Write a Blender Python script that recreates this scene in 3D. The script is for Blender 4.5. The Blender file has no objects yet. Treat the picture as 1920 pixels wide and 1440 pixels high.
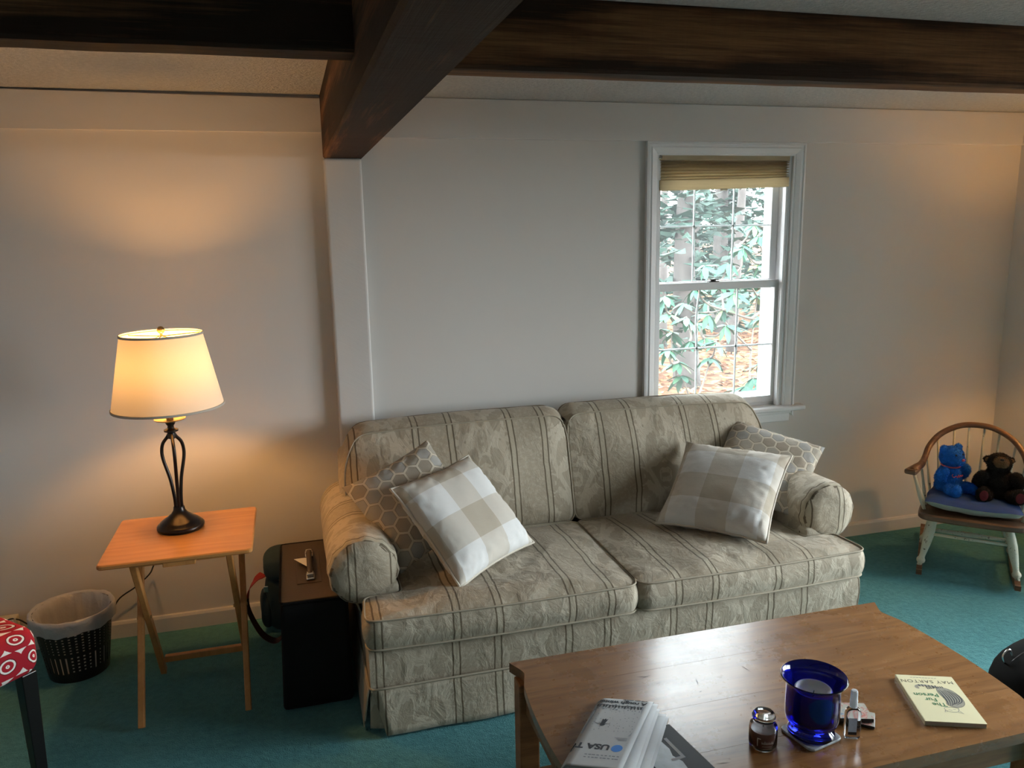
import bpy, bmesh, math, random
from mathutils import Vector, Matrix, noise as mnoise

# ---------------------------------------------------------------- scene, camera, sky
scene = bpy.context.scene
COL = scene.collection
PI = math.pi
FPX = 1491.8
YAW, PITCH, ROLL = math.radians(15.40), math.radians(11.066), math.radians(-1.066)
DCAM, HCAM, CEIL = 3.55, 1.7185, 2.274
_f = Vector((math.sin(YAW)*math.cos(PITCH), math.cos(YAW)*math.cos(PITCH), -math.sin(PITCH)))
_r0 = Vector((math.cos(YAW), -math.sin(YAW), 0))
_u0 = _r0.cross(_f)
_r = _r0*math.cos(ROLL) + _u0*math.sin(ROLL)
_u = -_r0*math.sin(ROLL) + _u0*math.cos(ROLL)
camd = bpy.data.cameras.new('camera')
camd.sensor_fit = 'HORIZONTAL'
camd.sensor_width = 36.0
camd.lens = FPX/1920*36.0
camd.clip_start = 0.02
camd.clip_end = 200
cam = bpy.data.objects.new('camera', camd)
COL.objects.link(cam)
cam.matrix_world = Matrix(((_r.x, _u.x, -_f.x, 0), (_r.y, _u.y, -_f.y, -DCAM), (_r.z, _u.z, -_f.z, HCAM), (0, 0, 0, 1)))
scene.camera = cam
scene.view_settings.view_transform = 'Standard'
scene.view_settings.look = 'None'
scene.view_settings.gamma = 1
scene.view_settings.use_curve_mapping = False
scene.view_settings.exposure = 0.46

world = bpy.data.worlds.new('overcast_sky')
scene.world = world
world.use_nodes = True
bg = world.node_tree.nodes['Background']
bg.inputs['Color'].default_value = (0.90, 0.95, 1.0, 1)
bg.inputs['Strength'].default_value = 17.5

def portal(name, loc, rot, sx, sy):
    l = bpy.data.lights.new(name, 'AREA')
    l.shape = 'RECTANGLE'
    l.size, l.size_y = sx, sy
    l.cycles.is_portal = True
    o = bpy.data.objects.new(name, l)
    COL.objects.link(o)
    o.location = loc
    o.rotation_euler = rot
    return o
portal('window_daylight', (2.07, 0.155, 1.42), (-PI/2, 0, 0), 0.80, 1.34)      # faces -Y into the room
portal('glass_door_daylight_offscreen', (3.965, -2.10, 1.05), (0, PI/2, 0), 2.05, 2.0)     # faces -X

# ---------------------------------------------------------------- node expressions
class X:
    def __init__(s, nt, v): s.nt, s.v = nt, v
    def _m(s, op, *a, clamp=False):
        n = s.nt.nodes.new('ShaderNodeMath'); n.operation = op; n.use_clamp = clamp
        for i, q in enumerate((s,)+a):
            q = q.v if isinstance(q, X) else q
            if isinstance(q, (int, float)): n.inputs[i].default_value = q
            else: s.nt.links.new(q, n.inputs[i])
        return X(s.nt, n.outputs[0])
    def __add__(s, o): return s._m('ADD', o)
    __radd__ = __add__
    def __sub__(s, o): return s._m('SUBTRACT', o)
    def __rsub__(s, o): return X(s.nt, o)._m('SUBTRACT', s)
    def __mul__(s, o): return s._m('MULTIPLY', o)
    __rmul__ = __mul__
    def __truediv__(s, o): return s._m('DIVIDE', o)
    def abs(s): return s._m('ABSOLUTE')
    def fract(s): return s._m('FRACT')
    def floor(s): return s._m('FLOOR')
    def sin(s): return s._m('SINE')
    def sqrt(s): return s._m('SQRT')
    def min(s, o): return s._m('MINIMUM', o)
    def max(s, o): return s._m('MAXIMUM', o)
    def gt(s, o): return s._m('GREATER_THAN', o)
    def lt(s, o): return s._m('LESS_THAN', o)
    def mod(s, o): return s._m('FLOORED_MODULO', o)
    def pow(s, o): return s._m('POWER', o)
    def step(s, a, b):
        n = s.nt.nodes.new('ShaderNodeMapRange'); n.interpolation_type = 'SMOOTHSTEP'
        s.nt.links.new(s.v, n.inputs[0]); n.inputs[1].default_value = a; n.inputs[2].default_value = b
        return X(s.nt, n.outputs[0])

class MB:
    """a material under construction"""
    def __init__(s, name, rough=0.6, spec=0.5, metal=0.0, color=None):
        s.m = bpy.data.materials.new(name); s.m.use_nodes = True
        s.nt = s.m.node_tree
        s.p = s.nt.nodes['Principled BSDF']; s.out = s.nt.nodes['Material Output']
        s.p.inputs['Roughness'].default_value = rough
        s.p.inputs['Specular IOR Level'].default_value = spec
        s.p.inputs['Metallic'].default_value = metal
        if color: s.p.inputs['Base Color'].default_value = (*color, 1)
    def N(s, t): return s.nt.nodes.new(t)
    def L(s, a, b): s.nt.links.new(a.v if isinstance(a, X) else a, b)
    def obj(s): return s.N('ShaderNodeTexCoord').outputs['Object']
    def attr(s, name):
        n = s.N('ShaderNodeAttribute'); n.attribute_name = name; return n.outputs['Vector']
    def xyz(s, v):
        n = s.N('ShaderNodeSeparateXYZ'); s.L(v, n.inputs[0]); return [X(s.nt, o) for o in n.outputs]
    def vec(s, x, y, z=0.0):
        n = s.N('ShaderNodeCombineXYZ')
        for i, q in enumerate((x, y, z)):
            if isinstance(q, X): s.L(q, n.inputs[i])
            else: n.inputs[i].default_value = q
        return n.outputs[0]
    def scaled(s, v, sc):
        n = s.N('ShaderNodeMapping'); s.L(v, n.inputs[0]); n.inputs['Scale'].default_value = sc; return n.outputs[0]
    def noise(s, v, scale, detail=3, rough=0.5, dist=0.0):
        n = s.N('ShaderNodeTexNoise'); s.L(v, n.inputs['Vector'])
        n.inputs['Scale'].default_value = scale; n.inputs['Detail'].default_value = detail
        n.inputs['Roughness'].default_value = rough; n.inputs['Distortion'].default_value = dist
        return X(s.nt, n.outputs['Fac'])
    def voronoi(s, v, scale, feat='F1'):
        n = s.N('ShaderNodeTexVoronoi'); n.feature = feat; s.L(v, n.inputs['Vector']); n.inputs['Scale'].default_value = scale
        return X(s.nt, n.outputs['Distance']), n.outputs.get('Color')
    def white(s, v):
        n = s.N('ShaderNodeTexWhiteNoise'); s.L(v, n.inputs['Vector']); return X(s.nt, n.outputs['Value'])
    def rnd(s): return X(s.nt, s.N('ShaderNodeObjectInfo').outputs['Random'])
    def mix(s, f, a, b):
        n = s.N('ShaderNodeMix'); n.data_type = 'RGBA'
        if isinstance(f, X): s.L(f, n.inputs[0])
        else: n.inputs[0].default_value = f
        for i, q in ((6, a), (7, b)):
            if isinstance(q, (tuple, list)): n.inputs[i].default_value = (*q, 1)
            else: s.L(q, n.inputs[i])
        return n.outputs[2]
    def ramp(s, f, stops):
        n = s.N('ShaderNodeValToRGB'); s.L(f, n.inputs[0]); e = n.color_ramp.elements
        while len(e) < len(stops): e.new(0.5)
        for q, (p, c) in zip(e, stops): q.position = p; q.color = (*c, 1)
        return n.outputs[0]
    def color(s, c): s.L(c, s.p.inputs['Base Color']); return s
    def roughness(s, c): s.L(c, s.p.inputs['Roughness']); return s
    def bump(s, h, strength=0.3, dist=0.01):
        n = s.N('ShaderNodeBump'); s.L(h, n.inputs['Height']); n.inputs['Strength'].default_value = strength
        n.inputs['Distance'].default_value = dist
        s.L(n.outputs[0], s.p.inputs['Normal']); return s
    def set(s, **k):
        for a, b in k.items(): s.p.inputs[a.replace('_', ' ')].default_value = b
        return s
    def done(s): return s.m

def plain(name, c, rough=0.6, metal=0.0, spec=0.5, var=0.12, scale=20, bump=0.0, bscale=200):
    b = MB(name, rough, spec, metal)
    o = b.obj(); n = b.noise(o, scale, 3)
    b.color(b.mix(n, tuple(x*(1-var) for x in c), tuple(min(1, x*(1+var)) for x in c)))
    if bump: b.bump(b.noise(o, bscale, 3), bump, 0.002)
    return b.done()

# ---- paint, plaster, carpet, timber
def m_wall():
    b = MB('wall_paint', 0.62, 0.35); o = b.obj()
    n = b.noise(o, 1.3, 4); f = b.noise(b.scaled(o, (1, 1, 0.35)), 90, 4)
    b.color(b.mix(n, (0.640, 0.612, 0.580), (0.680, 0.652, 0.620)))
    b.bump(f, 0.10, 0.002); return b.done()
def m_trim(name='painted_timber', c=(0.66, 0.64, 0.62)):
    b = MB(name, 0.45, 0.4); o = b.obj()
    x, y, z = b.xyz(o)
    saw = b.noise(b.vec(x*6 + z*30, y*8, z*60 + x*40), 1.2, 4, 0.6)
    b.color(b.mix(b.noise(o, 3, 3), tuple(q*0.95 for q in c), tuple(min(1, q*1.03) for q in c)))
    b.bump(saw, 0.16, 0.003); return b.done()
def m_ceiling():
    b = MB('stippled_ceiling', 0.9, 0.1); o = b.obj()
    n = b.noise(o, 55, 5, 0.7); v, _ = b.voronoi(o, 90)
    b.color(b.mix(n.step(.35, .7), (0.66, 0.66, 0.65), (0.80, 0.79, 0.77)))
    b.bump(n.step(.3, .75) - v*0.3, 0.9, 0.012); return b.done()
def m_carpet():
    b = MB('teal_carpet', 0.95, 0.05); o = b.obj()
    big = b.noise(o, 2.2, 4, 0.6); mid = b.noise(o, 38, 4, 0.65); fine = b.noise(o, 260, 2, 0.7)
    t = big*0.35 + mid*0.50 + fine*0.35
    b.color(b.ramp(t, [(0.35, (0.055, 0.190, 0.205)), (0.60, (0.105, 0.310, 0.335)), (0.82, (0.165, 0.420, 0.450))]))
    b.bump(fine*0.7 + mid*1.2, 1.0, 0.016)
    b.set(Sheen_Weight=0.25, Sheen_Roughness=0.5); b.p.inputs['Sheen Tint'].default_value = (0.4, 0.9, 0.95, 1)
    return b.done()
def m_beam(axis, q=1.0):
    b = MB('rough_sawn_beam_'+axis, 0.75, 0.25); o = b.obj(); x, y, z = b.xyz(o)
    a, t = (x, y) if axis == 'x' else (y, x)
    warp = b.noise(b.vec(a*1.1, t*7, z*7), 1.0, 3)*0.9
    g = ((z*26 + t*18 + warp*9)*1.0).sin()
    fine = b.noise(b.vec(a*3, t*90, z*90), 1.0, 4, 0.7)
    sawm = b.noise(b.vec(a*70, t*3, z*4), 1.0, 3, 0.6)
    k = g*0.20 + fine*0.66 + sawm*0.06
    b.color(b.ramp(k, [(p_, tuple(c_*q for c_ in k_)) for p_, k_ in ((0.27, (0.022, 0.0095, 0.0036)), (0.45, (0.098, 0.043, 0.0155)), (0.63, (0.215, 0.105, 0.042)))]))
    b.bump(fine*0.7 + sawm*0.2 + g*0.2, 0.6, 0.006); return b.done()
def m_wood(name, dark, mid, light, rough=0.35, gs=1.0, coat=0.0, axis='x', rvar=0.5):
    b = MB(name, rough, 0.5); o = b.obj(); x, y, z = b.xyz(o)
    if axis == 'y': x, y = y, x
    if axis == 'z': x, z = z, x
    r = b.rnd()
    w = b.noise(b.vec(x*1.3*gs + r*37, y*9*gs, z*9*gs), 1.0, 5, 0.6)
    g = ((y*110*gs + z*60*gs + w*34)).sin()*0.5 + 0.5
    fine = b.noise(b.vec(x*9*gs, y*210*gs, z*210*gs), 1.0, 4, 0.65)
    k = g*0.20 + fine*0.5 + w*0.35 + (r - 0.5)*0.22*rvar
    b.color(b.ramp(k, [(0.25, dark), (0.52, mid), (0.82, light)]))
    b.bump(fine*0.5 + b.noise(o, 120, 2)*0.2, 0.05, 0.001)
    b.roughness((b.noise(o, 8, 5, 0.7) - 0.5)*0.22 + rough)
    b.set(Coat_Weight=coat, Coat_Roughness=0.18); return b.done()

# ---- textiles
LINE, BANDC = (0.085, 0.060, 0.034), (0.60, 0.53, 0.40)
def m_sofa():
    b = MB('striped_damask', 0.72, 0.25); a = b.attr('fab'); u, v, _ = b.xyz(a)
    P, Wd = 0.417, 0.267
    wob = (b.noise(b.vec(u*2, v*5), 2.0, 2) - 0.5)*0.010
    um = ((u - 0.2055 + wob)/P).fract()*P
    d = um.min(P - um).min((um - Wd).abs())
    line = 1 - (d - 0.0125).abs().step(0.0019, 0.0040)
    band = d.lt(0.0125)
    wide = um.gt(0.014)*um.lt(Wd - 0.014)
    mu = (um - Wd/2).abs()
    vm = (((v + 0.07)/0.44).fract()*0.44 - 0.22).abs()
    leaf = b.noise(b.vec(mu*21, vm*15, 3.0), 1.0, 1.5, 0.55, 1.4).step(0.49, 0.55)
    ring = 1 - (mu - (((v + 0.07)*(2*PI/0.44)).sin()*0.035 + 0.062)).abs().step(0.010, 0.013)
    dam = leaf.max(ring)*wide
    tex = b.noise(b.vec(u*420, v*420), 1.0, 2, 0.7)
    blot = b.noise(b.vec(u*60, v*60), 1.0, 3, 0.7).step(0.5, 0.58)*(1 - wide)*(1-band)
    base = b.mix(dam*0.75 + blot*0.35, (0.372, 0.316, 0.236), (0.528, 0.462, 0.362))
    base = b.mix(band*0.5, base, (0.47, 0.415, 0.31))
    base = b.mix(line*0.95, base, LINE)
    base = b.mix(tex*0.25, base, (0.30, 0.255, 0.18))
    b.color(base)
    wr = b.noise(b.vec(u*16, v*12, 1), 1.0, 4, 0.6, 0.6)
    b.bump(wr*1.0 + tex*0.10 + dam*0.03, 0.65, 0.011)
    b.set(Sheen_Weight=0.15, Sheen_Roughness=0.4)
    return b.done()
def m_hex():
    b = MB('hexagon_weave', 0.8, 0.2); a = b.attr('fab'); u, v, _ = b.xyz(a)
    S = 0.060; x, y = u/S + 40.25, v/S + 40.0; R3 = 1.7320508
    def cell(ox, oy):
        gx = (x + ox).mod(1.0) - 0.5; gy = (y + oy).mod(R3) - R3/2
        return gx, gy
    ax, ay = cell(0, 0); bx, by = cell(0.5, R3/2)
    da, db = ax*ax + ay*ay, bx*bx + by*by
    s = da.lt(db)
    gx = ax*s + bx*(1 - s); gy = ay*s + by*(1 - s)
    hd = gx.abs().max(gx.abs()*0.5 + gy.abs()*0.8660254)
    ix, iy = x - gx, y - gy
    w = b.white(b.vec((ix*2 + 0.25).floor(), (iy*2/R3 + 0.25).floor(), 1.0))
    tone = b.ramp(w, [(0.0, (0.34, 0.285, 0.225)), (0.35, (0.40, 0.36, 0.30)), (0.65, (0.37, 0.36, 0.34)), (1.0, (0.62, 0.58, 0.52))])
    for q in tone.node.color_ramp.elements: pass
    tone.node.color_ramp.interpolation = 'CONSTANT'
    tex = b.noise(b.vec(u*500, v*500), 1.0, 2, 0.7)
    c = b.mix(tex*0.3, tone, (0.30, 0.26, 0.20))
    outl = hd.step(0.400, 0.415)
    c = b.mix(outl*0.8, c, (0.22, 0.17, 0.115))
    c = b.mix(hd.step(0.428, 0.440), c, (0.60, 0.54, 0.44))
    c = b.mix(hd.step(0.478, 0.488)*0.35, c, (0.40, 0.33, 0.24))
    b.color(c)
    b.bump(hd.step(.37, .4)*-0.4 + tex*0.2 + b.noise(b.vec(u*25, v*25), 1.0, 3)*0.8, 0.4, 0.006)
    return b.done()
def m_check():
    b = MB('buffalo_check', 0.85, 0.2); a = b.attr('fab'); u, v, _ = b.xyz(a)
    S = 0.256
    k = ((u + 10*S + 0.064)/S).fract().lt(0.5); l = ((v + 10*S + 0.113)/S).fract().lt(0.5)
    t = (k + l)*0.5
    w1 = b.noise(b.vec(u*900, v*40), 1.0, 2, 0.7); w2 = b.noise(b.vec(u*40, v*900), 1.0, 2, 0.7)
    c = b.ramp(t, [(0.0, (0.74, 0.735, 0.73)), (0.25, (0.60, 0.555, 0.495)), (0.75, (0.455, 0.395, 0.315))])
    c.node.color_ramp.interpolation = 'CONSTANT'
    b.color(b.mix((w1 + w2)*0.16, c, (0.45, 0.40, 0.33)))
    b.bump((w1 + w2)*0.3 + b.noise(b.vec(u*18, v*30), 1.0, 3)*0.9, 0.35, 0.005)
    return b.done()
def m_rings():
    b = MB('red_ring_print', 0.85, 0.2); o = b.attr('fab'); u, v, _ = b.xyz(o)
    S = 0.085; row = (v/(S*0.9)).floor()
    x = ((u/S) + row*0.5).fract() - 0.5; y = (v/(S*0.9)).fract() - 0.5
    r = (x*x + y*y).sqrt()
    w = b.noise(b.vec(u*40, v*40), 1.0, 2)*0.05
    rr = r + w
    ring = (rr.gt(0.23)*rr.lt(0.30)).max(rr.lt(0.10)*rr.gt(0.05)).max(rr.gt(0.60))
    c = b.mix(ring, (0.33, 0.012, 0.022), (0.72, 0.68, 0.63))
    c = b.mix(rr.gt(0.30)*rr.lt(0.335), c, (0.12, 0.012, 0.015))
    b.color(c); b.bump(b.noise(b.vec(u*300, v*300), 1.0, 2), 0.3, 0.003); return b.done()

MAT = {}
MAT['wall'] = m_wall(); MAT['trim'] = m_trim(); MAT['ceiling'] = m_ceiling(); MAT['carpet'] = m_carpet()
MAT['casing'] = m_trim('white_gloss_paint', (0.78, 0.785, 0.79))
MAT['beam_x'] = m_beam('x'); MAT['beam_y'] = m_beam('y')
MAT['sofa'] = m_sofa(); MAT['hex'] = m_hex(); MAT['check'] = m_check(); MAT['rings'] = m_rings()
MAT['coffee'] = m_wood('varnished_oak', (0.115, 0.047, 0.014), (0.215, 0.095, 0.032), (0.295, 0.142, 0.052), 0.28, 1.0, 0.38)
MAT['coffee_frame'] = m_wood('varnished_oak_frame', (0.115, 0.047, 0.014), (0.215, 0.095, 0.032), (0.295, 0.142, 0.052), 0.5, 1.0, 0.0)
MAT['scratch'] = plain('worn_scratch', (0.05, 0.022, 0.010), 0.7)
MAT['tray'] = m_wood('golden_beech', (0.40, 0.160, 0.042), (0.50, 0.215, 0.058), (0.58, 0.265, 0.082), 0.33, 0.8, 0.15, rvar=0.1)
MAT['tray_leg'] = m_wood('golden_beech_upright', (0.40, 0.160, 0.042), (0.50, 0.215, 0.058), (0.58, 0.265, 0.082), 0.4, 0.8, 0.1, axis='z', rvar=0.1)
MAT['piping'] = plain('sofa_piping', (0.36, 0.31, 0.23), 0.8, scale=200)
MAT['piping_dark'] = plain('brown_edge_piping', (0.20, 0.155, 0.10), 0.8, scale=200)
MAT['cream_piping'] = plain('oatmeal_piping', (0.56, 0.50, 0.42), 0.85, scale=300)
MAT['iron'] = plain('dark_bronze_metal', (0.018, 0.014, 0.012), 0.28, 0.6)
MAT['brass'] = plain('aged_brass', (0.42, 0.30, 0.14), 0.3, 0.9)
MAT['chrome'] = plain('bright_metal', (0.7, 0.7, 0.68), 0.22, 1.0, var=0.04)
MAT['black_plastic'] = plain('black_plastic', (0.010, 0.009, 0.009), 0.4)
MAT['black_fabric'] = plain('black_nylon', (0.006, 0.006, 0.006), 0.85, bump=0.3, bscale=500, spec=0.2)
MAT['brown_case'] = plain('dark_brown_vinyl', (0.040, 0.024, 0.013), 0.55, bump=0.3, bscale=160)
MAT['teal_bag'] = plain('dark_teal_canvas', (0.012, 0.030, 0.038), 0.8, bump=0.3, bscale=300)
MAT['red_strap'] = plain('red_webbing', (0.26, 0.012, 0.014), 0.75, bump=0.3, bscale=500)
MAT['dark_strap'] = plain('black_red_webbing', (0.030, 0.008, 0.010), 0.75, bump=0.3, bscale=500)
MAT['black_wood'] = plain('black_lacquer', (0.006, 0.005, 0.005), 0.3)
MAT['paper'] = plain('white_paper', (0.74, 0.73, 0.70), 0.8, var=0.03)
MAT['newsprint'] = plain('newsprint', (0.42, 0.425, 0.43), 0.9, var=0.05, scale=60)
MAT['newsprint_grey'] = plain('printed_newsprint', (0.30, 0.315, 0.335), 0.9, var=0.10, scale=90)
MAT['ink'] = plain('black_ink', (0.022, 0.024, 0.03), 0.7)
MAT['ink_grey'] = plain('grey_ink', (0.16, 0.17, 0.19), 0.8)
MAT['ink_olive'] = plain('olive_ink', (0.085, 0.075, 0.045), 0.7)
MAT['ink_blue'] = plain('blue_ink', (0.018, 0.16, 0.50), 0.6, var=0.05)
MAT['ink_green'] = plain('green_ink', (0.012, 0.14, 0.045), 0.7)
MAT['book_cover'] = plain('cream_cover', (0.76, 0.69, 0.44), 0.45, var=0.03)
MAT['pages'] = plain('page_edges', (0.50, 0.44, 0.36), 0.9, var=0.2, scale=400)
MAT['blue_cloth'] = plain('blue_twill', (0.004, 0.046, 0.20), 0.7, var=0.25, scale=14, bump=0.35, bscale=60)
MAT['pale_cloth'] = plain('pale_green_cotton', (0.34, 0.37, 0.33), 0.85, bump=0.3, bscale=80)
MAT['blue_plush'] = plain('bright_blue_plush', (0.004, 0.15, 0.62), 0.9, var=0.35, scale=60, bump=0.9, bscale=260)
MAT['brown_plush'] = plain('dark_brown_plush', (0.010, 0.006, 0.004), 0.95, var=0.4, scale=60, bump=0.9, bscale=260)
MAT['tan_plush'] = plain('tan_plush', (0.22, 0.125, 0.060), 0.9, var=0.25, scale=80, bump=0.8, bscale=260)
MAT['maroon'] = plain('maroon_felt', (0.12, 0.012, 0.018), 0.9)
MAT['pink_thread'] = plain('pink_thread', (0.55, 0.10, 0.16), 0.7)
MAT['rocker_wood'] = m_wood('worn_brown_wood', (0.050, 0.024, 0.012), (0.12, 0.058, 0.028), (0.20, 0.105, 0.055), 0.45, 1.0, 0.1, rvar=0)
def m_cream():
    b = MB('chipped_cream_paint', 0.55, 0.4); o = b.obj()
    n = b.noise(o, 55, 5, 0.75); k = n.step(0.60, 0.64)
    b.color(b.mix(k, b.mix(b.noise(o, 9, 3), (0.50, 0.51, 0.40), (0.64, 0.63, 0.52)), (0.10, 0.07, 0.045)))
    b.bump(k*-1.0, 0.4, 0.002); return b.done()
MAT['cream'] = m_cream()
MAT['switch'] = plain('cream_plastic', (0.62, 0.55, 0.40), 0.4)

def shader_mix(name, build):
    b = MB(name); build(b); return b.done()
def m_shade():
    b = MB('linen_lampshade'); b.nt.nodes.remove(b.p)
    o = b.obj(); x, y, z = b.xyz(o)
    w = b.noise(b.vec(x*300, y*300, z*900), 1.0, 2, 0.7)
    c = b.mix(w, (0.76, 0.69, 0.57), (0.83, 0.76, 0.64))
    d = b.N('ShaderNodeBsdfDiffuse'); t = b.N('ShaderNodeBsdfTranslucent'); m = b.N('ShaderNodeMixShader')
    b.L(c, d.inputs[0]); b.L(c, t.inputs[0]); m.inputs[0].default_value = 0.075
    b.L(d.outputs[0], m.inputs[1]); b.L(t.outputs[0], m.inputs[2]); b.L(m.outputs[0], b.out.inputs[0])
    return b.done()
MAT['shade'] = m_shade()
def m_emit(name, c, s):
    b = MB(name); b.nt.nodes.remove(b.p); e = b.N('ShaderNodeEmission')
    e.inputs[0].default_value = (*c, 1); e.inputs[1].default_value = s
    b.L(e.outputs[0], b.out.inputs[0]); return b.done()
MAT['bulb'] = m_emit('warm_bulb', (1.0, 0.50, 0.150), 330.0)
def m_pane(name, veil, tint=(0.97, 1.0, 0.995)):
    b = MB(name); b.nt.nodes.remove(b.p)
    tr = b.N('ShaderNodeBsdfTransparent'); tr.inputs[0].default_value = (*tint, 1)
    tl = b.N('ShaderNodeBsdfTranslucent'); tl.inputs[0].default_value = (0.90, 0.97, 1.0, 1)
    gl = b.N('ShaderNodeBsdfGlossy'); gl.inputs['Roughness'].default_value = 0.02
    fr = b.N('ShaderNodeFresnel'); fr.inputs[0].default_value = 1.45
    m1 = b.N('ShaderNodeMixShader'); m2 = b.N('ShaderNodeMixShader')
    m1.inputs[0].default_value = veil
    b.L(tr.outputs[0], m1.inputs[1]); b.L(tl.outputs[0], m1.inputs[2])
    b.L(fr.outputs[0], m2.inputs[0]); b.L(m1.outputs[0], m2.inputs[1]); b.L(gl.outputs[0], m2.inputs[2])
    b.L(m2.outputs[0], b.out.inputs[0]); return b.done()
MAT['pane'] = m_pane('hazy_window_glass', 0.012)
MAT['door_glass'] = m_pane('door_glass', 0.0)
def m_glass(name, c, rough=0.02, ior=1.45):
    b = MB(name, rough, 0.5); b.p.inputs['Base Color'].default_value = (*c, 1)
    b.p.inputs['Transmission Weight'].default_value = 1.0; b.p.inputs['IOR'].default_value = ior; return b.done()
MAT['cobalt'] = m_glass('cobalt_glass', (0.006, 0.010, 0.36))
MAT['clear'] = m_glass('clear_glass', (0.93, 0.95, 0.97))
MAT['clear_plastic'] = m_glass('clear_plastic', (0.93, 0.96, 1.0), 0.05, 1.4)
MAT['frost'] = MB('frosted_cap_plastic', 0.35).set(Transmission_Weight=0.45).done(); MAT['frost'].node_tree.nodes['Principled BSDF'].inputs['Base Color'].default_value = (0.80, 0.82, 0.85, 1)
MAT['wax'] = MB('white_wax', 0.45, color=(0.80, 0.79, 0.77)).set(Subsurface_Weight=0.2, Subsurface_Scale=0.02).done()
MAT['red_wax'] = plain('brown_red_wax', (0.11, 0.022, 0.014), 0.3, var=0.15)
MAT['jar_label'] = plain('pale_print', (0.60, 0.55, 0.50), 0.6)
def m_liner():
    b = MB('bin_liner_film'); b.nt.nodes.remove(b.p); o = b.obj()
    n = b.noise(o, 30, 4, 0.6)
    d = b.N('ShaderNodeBsdfDiffuse'); d.inputs[0].default_value = (0.78, 0.78, 0.80, 1)
    tl = b.N('ShaderNodeBsdfTranslucent'); tl.inputs[0].default_value = (0.78, 0.78, 0.80, 1)
    tr = b.N('ShaderNodeBsdfTransparent'); g = b.N('ShaderNodeBsdfGlossy'); g.inputs['Roughness'].default_value = 0.25
    m1, m2, m3 = (b.N('ShaderNodeMixShader') for _ in range(3))
    m1.inputs[0].default_value = 0.4; m2.inputs[0].default_value = 0.18; m3.inputs[0].default_value = 0.12
    b.L(d.outputs[0], m1.inputs[1]); b.L(tl.outputs[0], m1.inputs[2])
    b.L(m1.outputs[0], m2.inputs[1]); b.L(tr.outputs[0], m2.inputs[2])
    b.L(m2.outputs[0], m3.inputs[1]); b.L(g.outputs[0], m3.inputs[2])
    bp = b.N('ShaderNodeBump'); b.L(n, bp.inputs['Height']); bp.inputs['Strength'].default_value = 0.6; bp.inputs['Distance'].default_value = 0.01
    b.L(bp.outputs[0], d.inputs['Normal']); b.L(bp.outputs[0], g.inputs['Normal'])
    b.L(m3.outputs[0], b.out.inputs[0]); return b.done()
MAT['liner'] = m_liner()
def m_pleat():
    b = MB('tan_pleated_paper'); b.nt.nodes.remove(b.p); o = b.obj()
    n = b.noise(b.scaled(o, (4, 1, 60)), 2.0, 3)
    c = b.mix(n, (0.56, 0.48, 0.34), (0.68, 0.60, 0.44))
    d = b.N('ShaderNodeBsdfDiffuse'); t = b.N('ShaderNodeBsdfTranslucent'); m = b.N('ShaderNodeMixShader')
    b.L(c, d.inputs[0]); b.L(c, t.inputs[0]); m.inputs[0].default_value = 0.55
    b.L(d.outputs[0], m.inputs[1]); b.L(t.outputs[0], m.inputs[2]); b.L(m.outputs[0], b.out.inputs[0])
    return b.done()
MAT['pleat'] = m_pleat()
def m_label():
    b = MB('thin_printed_label'); b.nt.nodes.remove(b.p); o = b.obj(); n = b.noise(b.scaled(o, (1, 1, 3)), 160, 2)
    c = b.mix(n, (0.42, 0.45, 0.50), (0.66, 0.68, 0.72))
    d = b.N('ShaderNodeBsdfDiffuse'); t = b.N('ShaderNodeBsdfTranslucent'); m = b.N('ShaderNodeMixShader')
    b.L(c, d.inputs[0]); b.L(c, t.inputs[0]); m.inputs[0].default_value = 0.5
    b.L(d.outputs[0], m.inputs[1]); b.L(t.outputs[0], m.inputs[2]); b.L(m.outputs[0], b.out.inputs[0]); return b.done()
MAT['label_paper'] = m_label()
def m_leaf():
    b = MB('rhododendron_leaf', 0.6, 0.25); r = b.rnd(); o = b.obj()
    c = b.ramp(r, [(0.0, (0.010, 0.046, 0.028)), (0.5, (0.018, 0.078, 0.046)), (0.9, (0.034, 0.100, 0.046)), (1.0, (0.090, 0.100, 0.020))])
    b.color(b.mix(b.noise(o, 40, 2)*0.4, c, (0.022, 0.066, 0.046)))
    return b.done()
MAT['leaf'] = m_leaf()
MAT['bark'] = plain('grey_bark', (0.050, 0.042, 0.038), 0.9, var=0.4, scale=12, bump=0.6, bscale=30)
MAT['twig'] = plain('pale_twig_bark', (0.10, 0.085, 0.07), 0.85, var=0.3, scale=30)
MAT['needle'] = plain('evergreen_needles', (0.014, 0.038, 0.026), 0.8, var=0.5, scale=3)
def m_litter():
    b = MB('leaf_litter', 0.95, 0.1); o = b.obj()
    v, c = b.voronoi(o, 9); n = b.noise(o, 4, 4)
    t = X(b.nt, b.N('ShaderNodeSeparateColor').outputs[0]); b.L(c, t.v.node.inputs[0])
    b.color(b.ramp(t*0.6 + n*0.4, [(0.2, (0.040, 0.018, 0.010)), (0.45, (0.095, 0.044, 0.022)), (0.65, (0.14, 0.072, 0.038)), (0.85, (0.19, 0.124, 0.072))]))
    b.bump(v, 0.8, 0.03); return b.done()
MAT['litter'] = m_litter()
def m_dryleaf():
    b = MB('dry_leaf', 0.9, 0.1); o = b.obj(); v, c = b.voronoi(o, 7)
    t = X(b.nt, b.N('ShaderNodeSeparateColor').outputs[0]); b.L(c, t.v.node.inputs[0])
    b.color(b.ramp(t, [(0.1, (0.05, 0.022, 0.012)), (0.5, (0.15, 0.068, 0.028)), (0.9, (0.23, 0.15, 0.088))])); return b.done()
MAT['dryleaf'] = m_dryleaf()

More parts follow.
